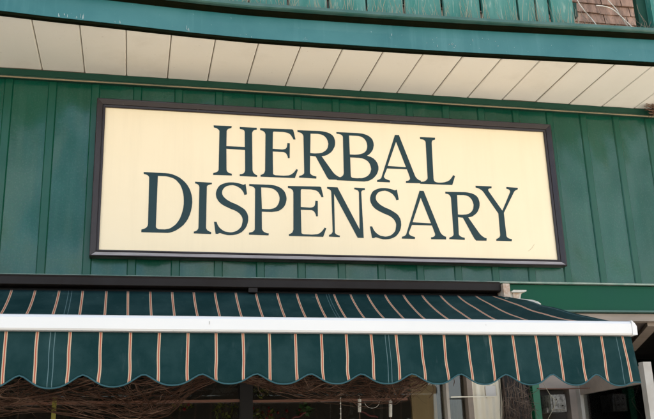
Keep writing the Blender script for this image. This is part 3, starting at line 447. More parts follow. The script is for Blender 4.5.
ft = lambda x: 3.690 + 0.010 * x / 2.0
wob = lambda x, s: mnoise.noise(Vector((x * 1.7, s, 0))) * 0.004
bm = bmesh.new()
loft(bm, [[(x, fy(x) + 0.03, ZS + 0.012), (x, fy(x) - 0.002 + wob(x, 1), ZS + 0.010), (x, fy(x) + wob(x, 2), ZS + 0.08), (x, fy(x) + 0.001, ft(x)), (x, fy(x) + 0.03, ft(x))] for x in XS])
fa = build('fascia', bm, M['teal'], B, smooth=False)
bm = bmesh.new()
loft(bm, [[(x, fy(x) + 0.022, ZS - 0.004), (x, fy(x) + 0.0012, ZS - 0.003), (x, fy(x) + 0.0012, ZS + 0.0095), (x, fy(x) + 0.022, ZS + 0.0105)] for x in XS])
build('fascia_edge', bm, M['darktrim'], fa)
bm = bmesh.new()
loft(bm, [[(x, WY - 0.01, ft(x) + 0.022), (x, fy(x) - 0.055 + wob(x, 5), ft(x) + 0.020), (x, fy(x) - 0.062 + wob(x, 5), ft(x) + 0.016), (x, fy(x) - 0.062 + wob(x, 5), ft(x) + 0.001),
           (x, fy(x) - 0.055 + wob(x, 5), ft(x) - 0.003 + wob(x, 9)), (x, fy(x) - 0.049, ft(x) + 0.002), (x, WY - 0.01, ft(x) + 0.002)] for x in XS])
lg = build('balcony_ledge', bm, M['ledge'], B)
bm = bmesh.new()   # dark strip painted in for the shade under the ledge
loft(bm, [[(x, fy(x) - 0.002, ft(x) - 0.018), (x, fy(x) - 0.020, ft(x) - 0.010), (x, fy(x) - 0.028, ft(x) + 0.001), (x, fy(x) - 0.002, ft(x) + 0.001)] for x in XS])
build('ledge_shade_strip', bm, M['darktrim'], lg)

# upper storey wall clad in brick shaped shingles
bm = bmesh.new()
zc = 3.72; row = 0
rs = random.Random(3)
while zc < 6.4:
    h = 0.062
    x = X0 + (row % 2) * 0.07 - rs.uniform(0, 0.03)
    while x < X1:
        w = rs.choice((0.11, 0.13, 0.15, 0.2))
        o0 = rs.uniform(0, 0.004); gp = 0.0022; j = rs.uniform(-0.004, 0.003)
        a, b = x + gp, min(x + w - gp, X1)
        yf = WY - 0.004 - o0
        v = [bm.verts.new(q) for q in ((a, yf - 0.008, zc + j), (b, yf - 0.008 , zc + j * .4), (b, yf + 0.002, zc + h - 0.002), (a, yf + 0.002, zc + h - 0.002),
                                       (a, WY + 0.01, zc + j), (b, WY + 0.01, zc + j * .4))]
        bm.faces.new((v[0], v[1], v[2], v[3])); bm.faces.new((v[4], v[5], v[1], v[0]))
        if row > 14: w *= 1
        x += w
    zc += h; row += 1
add_box(bm, X0, X1, WY + 0.011, WY + 0.1, ZS + 0.11, 6.4)
build('shingle_cladding', bm, M['shingle'], B, normals=False)
box('roof', (X0 - 0.2, X1 + 0.2, WY - 0.45, 10.4, 6.4, 6.6), M['darktrim'], B, bev=0)
box('side_wall', (X0, X0 + 0.1, WY + 0.11, 10.2, 0, 6.39), M['siding'], B, bev=0)
box('side_wall', (X1 - 0.1, X1, WY + 0.11, 10.2, 0, 6.39), M['siding'], B, bev=0)
box('back_wall', (X0, X1, 10.21, 10.3, 0, 6.39), M['siding'], B, bev=0)

# lintel board over the shop front
box('lintel', (X0, X1, WY + 0.012, WY + 0.06, 2.388, ZB - 0.004), M['lintel'], B, bev=0.002)
box('lintel_bead', (X0, X1, WY + 0.004, WY + 0.058, 2.379, 2.3875), M['ledge'], B, bev=0.002)
# transom trim below it, over the entrance
box('entrance_head', (1.99, X1, WY + 0.035, WY + 0.09, 2.336, 2.3745), M['taupe'], B, bev=0.004)
# porch ceiling and its slanting edge board
bm = bmesh.new()
def prism(bm, poly, z0, z1):
    lo = [bm.verts.new((x, y, z0)) for x, y in poly]; hi = [bm.verts.new((x, y, z1)) for x, y in poly]
    bm.faces.new(list(reversed(lo))); bm.faces.new(hi)
    k = len(poly)
    for i in range(k): bm.faces.new((lo[i], lo[(i + 1) % k], hi[(i + 1) % k], hi[i]))
prism(bm, [(1.99, WY + 0.095), (2.70, WY + 0.095), (3.14, 5.12), (1.99, 5.12)], 2.338, 2.36)
build('porch_ceiling', bm, mat('dim_brown_ceiling', (0.13, 0.095, 0.07), 0.7, alt=(0.09, 0.07, 0.055), scale=5), B)
bm = bmesh.new()
prism(bm, [(2.705, WY + 0.095), (2.775, WY + 0.095), (3.215, 5.12), (3.145, 5.12)], 2.320, 2.356)
build('ceiling_edge_board', bm, M['taupe'], B)
box('porch_ceiling', (2.78, X1 - 0.12, WY + 0.095, 6.9, 2.50, 2.52), M['black'], B, bev=0)
# dark room behind everything
box('room_back', (X0 + 0.11, X1 - 0.11, 6.9, 6.95, 0.0, 2.37), M['interior'], B, bev=0)
box('room_ceiling', (X0 + 0.11, 1.985, WY + 0.061, 6.9, 2.40, 2.43), M['interior'], B, bev=0)
box('room_ceiling', (1.99, 3.3, 5.125, 6.9, 2.40, 2.43), M['interior'], B, bev=0)
box('room_floor', (X0 + 0.11, X1 - 0.11, WY + 0.1, 6.9, -0.02, 0.02), M['interior'], B, bev=0)

# shop window: post, stiles, rail, glass
GY = 4.10
W_ = box('shop_window', (X0 + 0.1, 1.94, GY - 0.03, GY + 0.04, 0.45, 0.53), M['black'], B)          # sill
box('bulkhead', (X0 + 0.1, 1.93, GY - 0.02, GY + 0.05, 0.0, 0.44), M['lintel'], B)
bm = bmesh.new(); add_box(bm, 0.487, 0.545, GY - 0.045, GY + 0.03, 0.53, 2.378); bevel(bm, .004)
build('mullion', bm, M['black'], W_)
for xa, xb, mt_ in ((-1.32, -1.26, 'black'), (-3.1, -3.04, 'black'), (1.497, 1.511, 'palewood'), (1.607, 1.634, 'taupe'), (1.80, 1.93, 'black')):
    bm = bmesh.new(); add_box(bm, xa, xb, GY - 0.035, GY + 0.03, 0.53, 2.378); bevel(bm, .003)
    build('mullion', bm, M[mt_], W_)
for xa, xb, z0 in ((-3.04, -1.32, 1.944), (-1.26, 0.487, 1.944), (0.545, 1.30, 1.940)):
    bm = bmesh.new(); add_box(bm, xa + 0.001, xb - 0.001, GY - 0.03, GY + 0.0, z0, z0 + 0.011); bevel(bm, .003)
    build('transom_rail', bm, M['copper'], W_)
bm = bmesh.new(); add_box(bm, X0 + 0.11, 1.80, GY + 0.008, GY + 0.012, 0.53, 2.378)
build('pane', bm, M['glass'], W_)

# header and frame of the entrance
box('header', (1.985, 2.215, WY + 0.03, WY + 0.09, 1.985, 2.062), M['taupe'], B)
box('door_jamb', (2.165, 2.215, WY + 0.03, WY + 0.09, 0.0, 1.984), M['taupe'], B)
box('entry_wall', (1.985, 2.15, WY + 0.06, WY + 0.085, 0.0, 1.984), M['interior'], B, bev=0)
box('entry_wall', (1.985, 2.6, WY + 0.45, WY + 0.47, 0.0, 2.337), M['interior'], B, bev=0)
bm = bmesh.new(); add_box(bm, 1.937, 1.974, WY - 0.03, WY + 0.02, 0.0, 2.377); bevel(bm, .004)
build('green_post', bm, M['greenpost'], B)

# outward opened door, seen from its hinge side
dr = thing('shop_door', 'narrow pale framed glass door standing open at the right under the awning', 'door', (2.222, 4.09, 0))
def dbox(name, s0, s1, z0, z1, mt_, par, th=0.02, tilt=0.04):
    # runs from the hinge (s=0) outward along -y
    bm = bmesh.new()
    vs_ = add_box(bm, -th, th, s0, s1, z0, z1)
    for v in bm.verts:
        x, s, z = v.co
        v.co = Vector((2.222 + x + tilt * s, 4.09 - s, z))
    bevel(bm, .003)
    return build(name, bm, mt_, par)
dbox('hinge_stile', 0.0, 0.035, 0.05, 2.02, M['palewood'], dr)
dbox('lock_stile', 0.56, 0.595, 0.05, 2.045, M['palewood'], dr)
dbox('top_rail', 0.036, 0.559, 1.953, 2.03, M['taupe'], dr, th=0.018)
dbox('bottom_rail', 0.036, 0.559, 0.05, 0.22, M['taupe'], dr, th=0.018)
dbox('pane', 0.036, 0.559, 0.221, 1.952, M['glass'], dr, th=0.002)
dbox('handle', 0.575, 0.59, 0.95, 1.2, M['bronze'], dr, th=0.045)
# black sheet added to stand in for the dark behind the door glass
dk = thing('door_dark_sheet', 'black sheet standing in for the darkness seen through the open glass door', 'curtain', (2.30, 3.9, 0))
bm = bmesh.new()
cols = []
for i in range(41):
    s = 0.04 + i * 0.0125
    y = 4.08 - s
    x = 2.262 + 0.04 * s + 0.006 * math.sin(i * 1.3)
    cols.append([bm.verts.new((x, y, z)) for z in (0.25, 1.0, 1.945)])
for a, b in zip(cols, cols[1:]):
    for j in range(2): bm.faces.new((a[j], b[j], b[j + 1], a[j + 1]))
bmesh.ops.solidify(bm, geom=bm.faces[:], thickness=0.003)
build('cloth', bm, M['pitch'], dk)  # plain black sheet in place of the dark beyond the pane

# ------------------------------------------------------------------ sign
SG = thing('hanging_sign', 'long cream shop sign reading HERBAL DISPENSARY in dark teal serif capitals, dark brown frame', 'sign', (0.985, WY - 0.02, 2.60))
PX0, PX1, PZ0, PZ1 = -0.175, 2.144, 2.640, 3.359
OX0, OX1, OZ0, OZ1 = -0.217, 2.189, 2.606, 3.403
box('panel', (PX0 - 0.012, PX1 + 0.012, 4.0155, WY - 0.012, PZ0 - 0.012, PZ1 + 0.012), M['panel'], SG, bev=0)
prof = [(0.0, 4.0145), (0.0, 4.0075), (0.06, 4.0055), (0.20, 4.0050), (0.24, 4.0090), (0.30, 4.0085), (0.34, 4.0050), (0.55, 4.0015), (0.80, 3.9975), (0.90, 3.9970), (0.97, 3.9995), (1.0, 4.006), (1.0, WY - 0.0125)]
def rail(c):
    """c: inner corner A, inner corner B, outer A, outer B (x,z)"""
    ia, ib, oa, ob = c
    bm = bmesh.new()
    S = []
    for i_, o_ in ((ia, oa), (ib, ob)):
        S.append([(i_[0] + (o_[0] - i_[0]) * t, y, i_[1] + (o_[1] - i_[1]) * t) for t, y in prof])
    loft(bm, S)
    return build('frame_rail', bm, M['frame'], SG)
e = 0.0007
ic = [(PX0, PZ0), (PX1, PZ0), (PX1, PZ1), (PX0, PZ1)]; oc = [(OX0, OZ0), (OX1, OZ0), (OX1, OZ1), (OX0, OZ1)]
def shr(a, b, t=e):
    d = Vector((b[0] - a[0], b[1] - a[1])).normalized() * t
    return (a[0] + d.x, a[1] + d.y)
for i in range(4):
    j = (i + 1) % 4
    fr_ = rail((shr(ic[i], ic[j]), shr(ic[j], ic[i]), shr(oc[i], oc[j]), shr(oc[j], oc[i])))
    if i == 0:      # paler colour painted on the bottom moulding's upper slope for the light it catches
        fr_.data.materials.append(M['bevel_light'])
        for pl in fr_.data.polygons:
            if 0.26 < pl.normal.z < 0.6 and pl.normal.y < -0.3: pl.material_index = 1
from mathutils.geometry import tessellate_polygon
for gi, (ch, loops) in enumerate(GLYPHS):
    bm = bmesh.new()
    y = 4.0142 - (0.0002 if gi % 2 else 0.0)
    vl = [[Vector((x, 0, z)) for x, z in lp] for lp in loops]
    flat3 = [v for lp in vl for v in lp]
    tris = tessellate_polygon([[Vector((v.x, v.z, 0)) for v in lp] for lp in vl])
    fv = [bm.verts.new((v.x, y, v.z)) for v in flat3]
    for t in tris:
        try: bm.faces.new([fv[q] for q in t])
        except ValueError: pass
    bv = [bm.verts.new((v.x, 4.0153, v.z)) for v in flat3]
    off = 0
    for lp in vl:
        n_ = len(lp)
        for q in range(n_):
            a, b = off + q, off + (q + 1) % n_
            bm.faces.new((fv[a], fv[b], bv[b], bv[a]))
        off += n_
    build('letter', bm, M['letter'], SG)
# thin pencil scratch low on the right of the panel
bm = bmesh.new(); tube(bm, [(1.985, 4.015, 2.685), (2.005, 4.0147, 2.70), (2.022, 4.015, 2.722)], 0.0012, 4)
build('scratch', bm, M['scratch'], SG)

# ------------------------------------------------------------------ awning
AW = thing('striped_awning', 'dark green striped canvas awning with scalloped valance and white front bar', 'awning', (0.2, 3.98, 2.43))
BAR = [-0.409, -0.312, -0.208, -0.11, -0.013, 0.082, 0.178, 0.273, 0.365, 0.457, 0.549, 0.642, 0.732, 0.823, 0.916, 1.009, 1.097, 1.187, 1.275, 1.365, 1.457, 1.546, 1.635, 1.726, 1.814]
WALL = [-0.54, -0.44, -0.337, -0.235, -0.131, -0.036, 0.064, 0.163, 0.262, 0.36, 0.457, 0.552, 0.654, 0.748, 0.841, 0.930, 1.011, 1.095, 1.184, 1.278, 1.374, 1.469, 1.561, 1.655, 1.745, 1.835]
TB = [(x, i) for i, x in enumerate(BAR)]
TB = [(-0.409 - 0.1 * j, -j) for j in range(30, 0, -1)] + TB
TW = [(x, i - 1) for i, x in enumerate(WALL)]
TW = [(-0.54 - 0.1 * j, -1 - j) for j in range(30, 0, -1)] + TW
AX0 = -2.6
YB, YWl = 2.957, 3.975
ztop = lambda x: 2.143 - 0.0055 * (x + 0.44)
# canopy
XR_W, XR_B = 1.803, 1.806
# how far the slack cloth hangs below a straight line, along the awning
SAG = [(-2.6, .11), (-0.7, .10), (-.44, .085), (-.337, .08), (-.235, .105), (0, .125), (.9, .12), (1.09, .11), (1.278, .10), (1.469, .079), (1.561, .062), (1.663, .046), (1.75, .018), (1.806, .0)]
NU, NV = 320, 40
bm = bmesh.new(); uvl = bm.loops.layers.uv.new('UVMap')
grid = []
for i in range(NU + 1):
    s = i / NU
    colv = []
    for j in range(NV + 1):
        t = j / NV           # 0 wall .. 1 bar
        x = (AX0 + (XR_W - AX0) * s) * (1 - t) + (AX0 + (XR_B - AX0) * s) * t
        y = YWl + (YB + 0.008 - YWl) * t
        z = 2.437 + (ztop(x) - 0.004 - 2.437) * t
        lf = math.sin(math.pi * t)
        z -= interp(SAG, x) * max(0.0, lf) ** 0.8
        # slack, wandering folds that make the stripes bend
        z += lf * (0.014 * mnoise.noise(Vector((x * 1.3 + 3.1, t * 2.2, 0.4))) + 0.006 * mnoise.noise(Vector((x * 5.5 + t * 4, t * 5.0, 7.7))))
        x += lf * 0.014 * mnoise.noise(Vector((x * 1.6, t * 1.5, 2.2)))
        u = interp(TW, x) * (1 - t) + interp(TB, x) * t
        colv.append((bm.verts.new((x, y, z)), (u, t)))
    grid.append(colv)
for a, b in zip(grid, grid[1:]):
    for j in range(NV):
        q = [a[j], a[j + 1], b[j + 1], b[j]]
        f = bm.faces.new([w[0] for w in q])
        for lp, w in zip(f.loops, q): lp[uvl].uv = w[1]
bmesh.ops.recalc_face_normals(bm, faces=bm.faces[:])
ca = build('canopy', bm, M['canvas'], AW, smooth=True, normals=False)
sm = ca.modifiers.new('thick', 'SOLIDIFY'); sm.thickness = 0.0012; sm.offset = 0
# valance with scallops
peak = lambda x: 1.941 - 0.0085 * max(0, x - 0.3)
low = lambda x: interp([(-2.6, 1.893), (-0.27, 1.898), (0.33, 1.907), (0.88, 1.902), (1.4, 1.893), (1.87, 1.884)], x)
def vbottom(u, x):
    c = (1 + math.cos(math.pi * (u - 0.5))) / 2
    s = abs(math.sin(math.pi * (u - 0.5) / 2))
    return low(x) + (peak(x) + 0.002 - low(x)) * (0.6 * (1.06 - math.sqrt(s * s + 0.010)) + 0.4 * c ** 1.7)
VX1 = 1.850
bm = bmesh.new(); uvl = bm.loops.layers.uv.new('UVMap')
NU, NV = 620, 14
cols = []; edge = []
for i in range(NU + 1):
    x = AX0 + (VX1 - AX0) * i / NU
    u = interp(TB, x)
    zb = vbottom(u, x)
    if x > 1.70:   # last scallop ends square at the corner
        zb = min(zb, 1.905 + (1.70 - x) * 0.05) if x > 1.82 else zb
    zt = 2.086 - 0.0055 * (x + 0.44)
    c = []
    for j in range(NV + 1):
        t = j / NV
        z = zt + (zb - zt) * t
        xx = x
        y = 2.962 - 0.016 * t + t * (0.011 * math.sin(u * 2.1 + 0.8) * mnoise.noise(Vector((x * 1.3, 0, 5))) * 2 + 0.010 * mnoise.noise(Vector((x * 2.6, t, 1.0))) + 0.0035 * mnoise.noise(Vector((x * 12, t * 2, 3.0))) + 0.0016 * mnoise.noise(Vector((x * 26, t * 5, 8.0))))
        xx += 0.007 * t * mnoise.noise(Vector((x * 4.1, t * 2.0, 9.0)))
        c.append((bm.verts.new((xx, y, z)), (u, t)))
    cols.append(c); edge.append(c[-1][0].co.copy())
for a, b in zip(cols, cols[1:]):
    for j in range(NV):
        q = [a[j], a[j + 1], b[j + 1], b[j]]
        f = bm.faces.new([w[0] for w in q])
        for lp, w in zip(f.loops, q): lp[uvl].uv = w[1]
va = build('valance', bm, M['canvas'], AW, smooth=True, normals=False)
sm = va.modifiers.new('thick', 'SOLIDIFY'); sm.thickness = 0.0014; sm.offset = 0
bm = bmesh.new(); tube(bm, [(p.x, p.y - 0.0005, p.z) for p in edge[::2]], 0.0027, 6)
build('binding', bm, M['binding'], va, smooth=True)
# front bar : white aluminium extrusion with a sloped end cap
bm = bmesh.new()
def barsec(x, d=0.0, zd=0.0):
    zt = ztop(x); zb = zt - 0.054
    return [(x, 2.945 + d, zb + d * .3), (x, 2.940 + d, zb + 0.006 + d * .3), (x, 2.940 + d, zt - 0.012 - d), (x, 2.946 + d, zt - 0.004 - d), (x, 2.956, zt - d), (x, 2.985, zt - d), (x, 2.990, zt - 0.012 - d), (x, 2.990, zb)]
loft(bm, [barsec(AX0), barsec(0.0), barsec(1.830), barsec(1.846, 0.0), ])
fb = build('front_bar', bm, M['white'], AW)
bm = bmesh.new()
zt = ztop(1.85)
capo = [(1.8465, zt - 0.0545), (1.866, zt - 0.0545), (1.867, zt - 0.022), (1.860, zt - 0.010), (1.848, zt + 0.001)]
lo = [bm.verts.new((x, 2.9385, z)) for x, z in capo]; hi = [bm.verts.new((x, 2.991, z)) for x, z in capo]
bm.faces.new(lo); bm.faces.new(list(reversed(hi)))
for i in range(5): bm.faces.new((lo[i], lo[(i + 1) % 5], hi[(i + 1) % 5], hi[i]))
bevel(bm, .002)
build('end_cap', bm, M['white'], fb)
# small drain grommets on the bar
for x in (0.247,):
    bm = bmesh.new(); tube(bm, [(x, 2.9393, 2.108), (x + 0.002, 2.9390, 2.114), (x + .001, 2.9393, 2.119)], 0.0010, 5)
    build('scuff', bm, M['palewood'], fb)
# cassette at the wall
bm = bmesh.new()
sec = lambda x: [(x, WY - 0.004, 2.516), (x, 3.985, 2.512), (x, 3.962, 2.505), (x, 3.955, 2.495), (x, 3.955, 2.462), (x, 3.962, 2.458), (x, 3.985, 2.457), (x, WY - 0.004, 2.457)]
loft(bm, [sec(AX0), sec(1.785)])
cs = build('cassette', bm, M['bronze'], AW)
bm = bmesh.new()
tube(bm, [(AX0, 4.005, 2.432), (1.78, 4.005, 2.432)], 0.022, 12)
build('roller', bm, M['black'], cs, smooth=True)
for x in (-1.2, 0.515):
    box('joint_strap', (x, x + 0.042, 3.952, 4.0, 2.436, 2.4565), M['bronze'], cs, bev=0.002)
box('backing_plate', (AX0, 1.79, WY - 0.0035, WY + 0.009, 2.38, 2.456), M['black'], cs, bev=0)
# rusty shoulder bracket and white hinge casting at the right end
box('bracket', (1.787, 1.822, 3.930, 4.05, 2.424, 2.492), M['rust'], AW, bev=0.004)
def ipoly(name, pts, y0, y1, material, parent, bev=.002):
    bm = bmesh.new()
    P = [ip(x, y, y0) for x, y in pts]
    lo = [bm.verts.new((p.x, y0, p.z)) for p in P]; hi = [bm.verts.new((p.x, y1, p.z)) for p in P]
    bm.faces.new(lo); bm.faces.new(list(reversed(hi)))
    for i in range(len(P)): bm.faces.new((lo[i], lo[(i + 1) % len(P)], hi[(i + 1) % len(P)], hi[i]))
    bevel(bm, bev)
    return build(name, bm, material, parent)
hc = ipoly('hinge_casting', [(507.6, 301), (507.8, 293.5), (511, 291.8), (514, 292.2), (521.5, 292.2), (520, 301)], 3.955, 4.03, M['offwhite'], AW)
ipoly('flange', [(511.5, 291.7), (513.5, 289.9), (526.5, 290.0), (526.4, 291.4), (521.5, 292.1), (513, 292.1)], 3.93, 4.035, M['offwhite'], hc, .0015)
ipoly('recess_shade', [(512.8, 293.2), (519.8, 293.2), (518.2, 300), (513.8, 300)], 3.949, 3.9545, M['rust'], hc, .001)  # rust-brown plate painted in for the shading inside the casting's recess
bm = bmesh.new()
tube(bm, [ip(505, 300.5, 3.88), ip(520, 301.2, 3.86), ip(532, 302.2, 3.84), ip(537, 303.6, 3.83), ip(539.5, 305.2, 3.82)], 0.0135, 12, 0.8)
build('folding_arm', bm, M['offwhite'], AW, smooth=True)
# lateral arms under the cloth
for xa in (1.70, -1.6):
    bm = bmesh.new(); tube(bm, [(xa, 3.98, 2.345), (xa - 0.35, 3.55, 2.09), (xa, 3.0, 2.100)], 0.015, 8)
    build('support_arm', bm, M['offwhite'], AW, smooth=False)

# ------------------------------------------------------------------ balcony fence boards, stems and cables
FB = thing('balcony_fence', 'weathered teal vertical board fence standing on the ledge above the fascia', 'fence', (0.0, 3.6, 3.72))
seams = [-1.7, -1.5, -1.3, -1.11, -0.92, -0.72, -0.52, -0.32, -0.12, 0.085, 0.28, 0.475, 0.665, 0.86, 1.052, 1.245, 1.441, 1.642, 1.836, 1.935, 2.010, 2.144]
for i, (a, b) in enumerate(zip(seams, seams[1:])):
    bm = bmesh.new()
    o0 = random.uniform(-0.008, 0.008)
    add_box(bm, a + 0.006, b - 0.006, fy(a) + 0.012 + o0, fy(a) + 0.034 + o0, ft(a) + 0.024 + random.uniform(0, .006), 4.62 + random.uniform(-.03, .03)); bevel(bm, .003)
    build('board', bm, M['boards'], FB)
for z in (3.86, 4.40):
    bm = bmesh.new()
    for a, b in zip(seams[::3], seams[3::3]):
        add_box(bm, a + .001, b - .001, fy(a) + 0.060, fy(a) + 0.095, z, z + 0.08)
    build('rail', bm, M['ledge'], FB)
box('rail_end', (2.100, 2.225, 3.645, 3.68, 3.868, 3.95), M['frieze'], FB)
PT = thing('balcony_post', 'weathered teal upright post at the right end of the balcony above the ledge', 'post', (2.6, 3.56, 3.73))
box('post', (2.585, 2.685, 3.53, 3.60, 3.728, 5.6), M['boards'], PT)
box('side_board', (2.530, 2.582, 3.57, 3.60, 3.728, 5.6), M['frieze'], PT)
# dry stems growing up in front of the boards
bm = bmesh.new()
rs = random.Random(11)
for i in range(330):
    x = rs.uniform(-1.4, 2.16) if i > 40 else rs.uniform(0.3, 2.1)
    h = rs.uniform(0.03, 0.16); dx = rs.uniform(-0.035, 0.035); y0 = fy(x) - rs.uniform(0.0, 0.03)
    z0 = ft(x) + 0.021
    tube(bm, [(x, y0, z0), (x + dx * .4, y0 + .004, z0 + h * .5), (x + dx, y0 + rs.uniform(-.004, .006), z0 + h)], rs.uniform(0.0008, 0.0017), 3, 0.4)
tag(build('dry_grass', bm, M['palevine'], None), 'thin pale dry grass stems rising along the balcony ledge', 'grass', kind='stuff')
def cable(name, pts, rad, mt_, label, cat, group=None, sub=8):
    # Catmull-Rom through pts
    P = [Vector(p) for p in pts]; P = [P[0] * 2 - P[1]] + P + [P[-1] * 2 - P[-2]]
    out = []
    for i in range(1, len(P) - 2):
        for k_ in range(sub):
            t = k_ / sub
            a, b, c, d = P[i - 1], P[i], P[i + 1], P[i + 2]
            out.append(0.5 * ((2 * b) + (-a + c) * t + (2 * a - 5 * b + 4 * c - d) * t * t + (-a + 3 * b - 3 * c + d) * t ** 3))
    out.append(P[-2])
    bm = bmesh.new(); tube(bm, out, rad, 6)
    return tag(build(name, bm, mt_, None, smooth=True), label, cat, group)
CY = 3.535
cable('cable', [ip(570, -14, CY), ip(577, 0, CY), ip(583, 9, CY), ip(590, 17, CY), ip(598, 27, CY - .01)], 0.0030, M['cable'],
      'pale slack cable curving down beside the end of the fence boards', 'cable', 'loose cables above the ledge')
cable('cable', [ip(596, 5.5, CY), ip(604, 6.3, CY), ip(612, 9, CY), ip(620, 15.5, CY), ip(634, 29, CY - .01)], 0.0030, M['cable'],
      'pale cable arching across the shingles and crossing a greyer cable', 'cable', 'loose cables above the ledge')
cable('cable', [ip(598, -14, CY + .01), ip(608, 0, CY + .01), ip(616, 9, CY + .01), ip(622, 18, CY + .008), ip(629, 28, CY)], 0.0026, M['offwhite'],
      'thin greyish cable running straight down to the ledge, nearest the teal post', 'cable', 'loose cables above the ledge')

# ------------------------------------------------------------------ vines and the window display
def swag(name, Y, n, xr, top, bot, label, seed, thick=(0.0010, 0.0030), loops=0):
    """top/bot: tables X -> z limits of the mass; strands run along it and wander between the limits"""
    rs = random.Random(seed)
    bm = bmesh.new()
    for i in range(n):
        along = rs.random() < 0.62
        a = rs.uniform(xr[0] - 0.1, xr[1] - 0.10)
        L = rs.uniform(0.15, 0.6) if along else rs.uniform(0.04, 0.22)
        b = min(a + L, xr[1] + 0.02)
        q0 = rs.random(); q1 = min(1.05, max(-0.05, q0 + rs.uniform(-.5, .5))) if along else (1 - q0) * rs.uniform(.4, 1.1)
        ph = rs.uniform(0, 6.28); y = Y + rs.uniform(-0.09, 0.09); yd = rs.uniform(-.06, .06)
        arch = rs.uniform(-1.1, 0.7); k2 = rs.uniform(-.5, .5)
        m_ = 12
        pts = []
        for k_ in range(m_ + 1):
            t = k_ / m_; x = a + (b - a) * t
            q = q0 + (q1 - q0) * t + arch * t * (1 - t) + k2 * t * (1 - t) * (1 - 2 * t) * 3
            q = max(-0.12, q)
            zt, zb = interp(top, x), interp(bot, x)
            pts.append((x, y + yd * t, zb + (zt - zb) * q + (rs.uniform(-.007, .007) if rs.random() < .3 else 0)))
        rr = rs.random()
        r0 = 0.0010 + 0.0022 * rr ** 3 + (0.0022 if rs.random() < .06 else 0)
        tube(bm, pts, r0, 4, rs.uniform(.3, 1))
        if rs.random() < .5:      # a forked side shoot
            j = rs.randint(3, 9); p = Vector(pts[j]); d = Vector(pts[j + 1]) - Vector(pts[j - 1]); d.normalize()
            d = d * rs.choice((1, 1, -1)); sd_ = Vector((0, rs.uniform(-.3, .3), rs.choice((-1, 1)) * rs.uniform(.25, .8))); L2 = rs.uniform(.03, .10)
            tube(bm, [p, p + (d + sd_ * .4) * L2 * .4, p + (d + sd_) * L2 * .8, p + (d * 1.1 + sd_ * .7) * L2], r0 * .7, 4, .3)
    for i in range(loops):
        cx = rs.uniform(*xr); cz = (interp(top, cx) + interp(bot, cx)) / 2 + rs.uniform(-.03, .02); R0 = rs.uniform(0.03, 0.07); st = rs.uniform(0, 6.28)
        y = Y + rs.uniform(-.08, .05)
        tube(bm, [(cx + R0 * 1.3 * math.cos(st + k_ * .4), y + .003 * k_, cz + R0 * math.sin(st + k_ * .4)) for k_ in range(rs.randint(6, 13))], rs.uniform(.0009, .002), 4, .5)
    o = build(name, bm, M['vine'], None)
    return tag(o, label, 'vine', 'dry vine swags under the awning')
def zt_(px, py, Y): return tuple(ip(px, py, Y)[i] for i in (0, 2))
Yg = 3.72
top1 = [(-1.6, 2.08), zt_(0, 376, Yg), zt_(60, 370, Yg), zt_(130, 369, Yg), zt_(200, 372, Yg), zt_(225, 374, Yg)]
bot1 = [(-1.6, 1.84), zt_(0, 412, Yg), zt_(40, 406, Yg), zt_(85, 412, Yg), zt_(130, 418, Yg), zt_(170, 410, Yg), zt_(190, 392, Yg), zt_(225, 376, Yg)]
swag('vine_garland', Yg, 270, (-1.2, zt_(222, 376, Yg)[0]), top1, bot1, 'thick tangled swag of dry brown vines hanging under the left half of the awning', 5, loops=26)
top2 = [zt_(245, 376, Yg), zt_(300, 368, Yg), zt_(360, 368, Yg), zt_(400, 370, Yg), zt_(438, 372, Yg)]
bot2 = [zt_(245, 382, Yg), zt_(300, 396, Yg), zt_(340, 399, Yg), zt_(395, 405, Yg), zt_(415, 395, Yg), zt_(438, 377, Yg)]
swag('vine_garland', Yg, 165, (zt_(247, 376, Yg)[0], zt_(436, 376, Yg)[0]), top2, bot2, 'smaller swag of dry brown vines right of the black post, ending by the tan panel', 9, loops=12)
# upright bundle of sticks beside the green post
bm = bmesh.new(); rs = random.Random(21)
for i in range(70):
    xb = rs.uniform(1.70, 1.87); xt = rs.uniform(1.73, 1.86); z1 = rs.uniform(1.93, 2.06); y = 3.93 + rs.uniform(-.05, .05); bow = rs.uniform(-.05, .07)
    pts = [(xb + (xt - xb) * t + bow * math.sin(math.pi * t * .9) * .9 + .004 * math.sin(t * 19 + i), y + .01 * math.sin(i + 5 * t), 1.45 + (z1 - 1.45) * t) for t in [q / 12 for q in range(13)]]
    tube(bm, pts, rs.uniform(.0012, .0030), 4, .5)
for i in range(26):
    x = rs.uniform(1.70, 1.84); z = rs.uniform(1.83, 2.0); L = rs.uniform(.04, .12); an = rs.uniform(-.9, .9)
    tube(bm, [(x, 3.88, z), (x + L * .5 * math.cos(an), 3.87, z + L * .5 * math.sin(an) - .004), (x + L * math.cos(an), 3.88, z + L * math.sin(an))], rs.uniform(.001, .002), 4, .5)
tag(build('stick_bundle', bm, mat('grey_brown_twigs', (0.055, 0.034, 0.024), .8, alt=(0.20, 0.15, 0.11), scale=14, contrast=(0.5, 0.66), amount=.8), None), 'upright bundle of dry grey brown twigs leaning beside the green post', 'sticks')

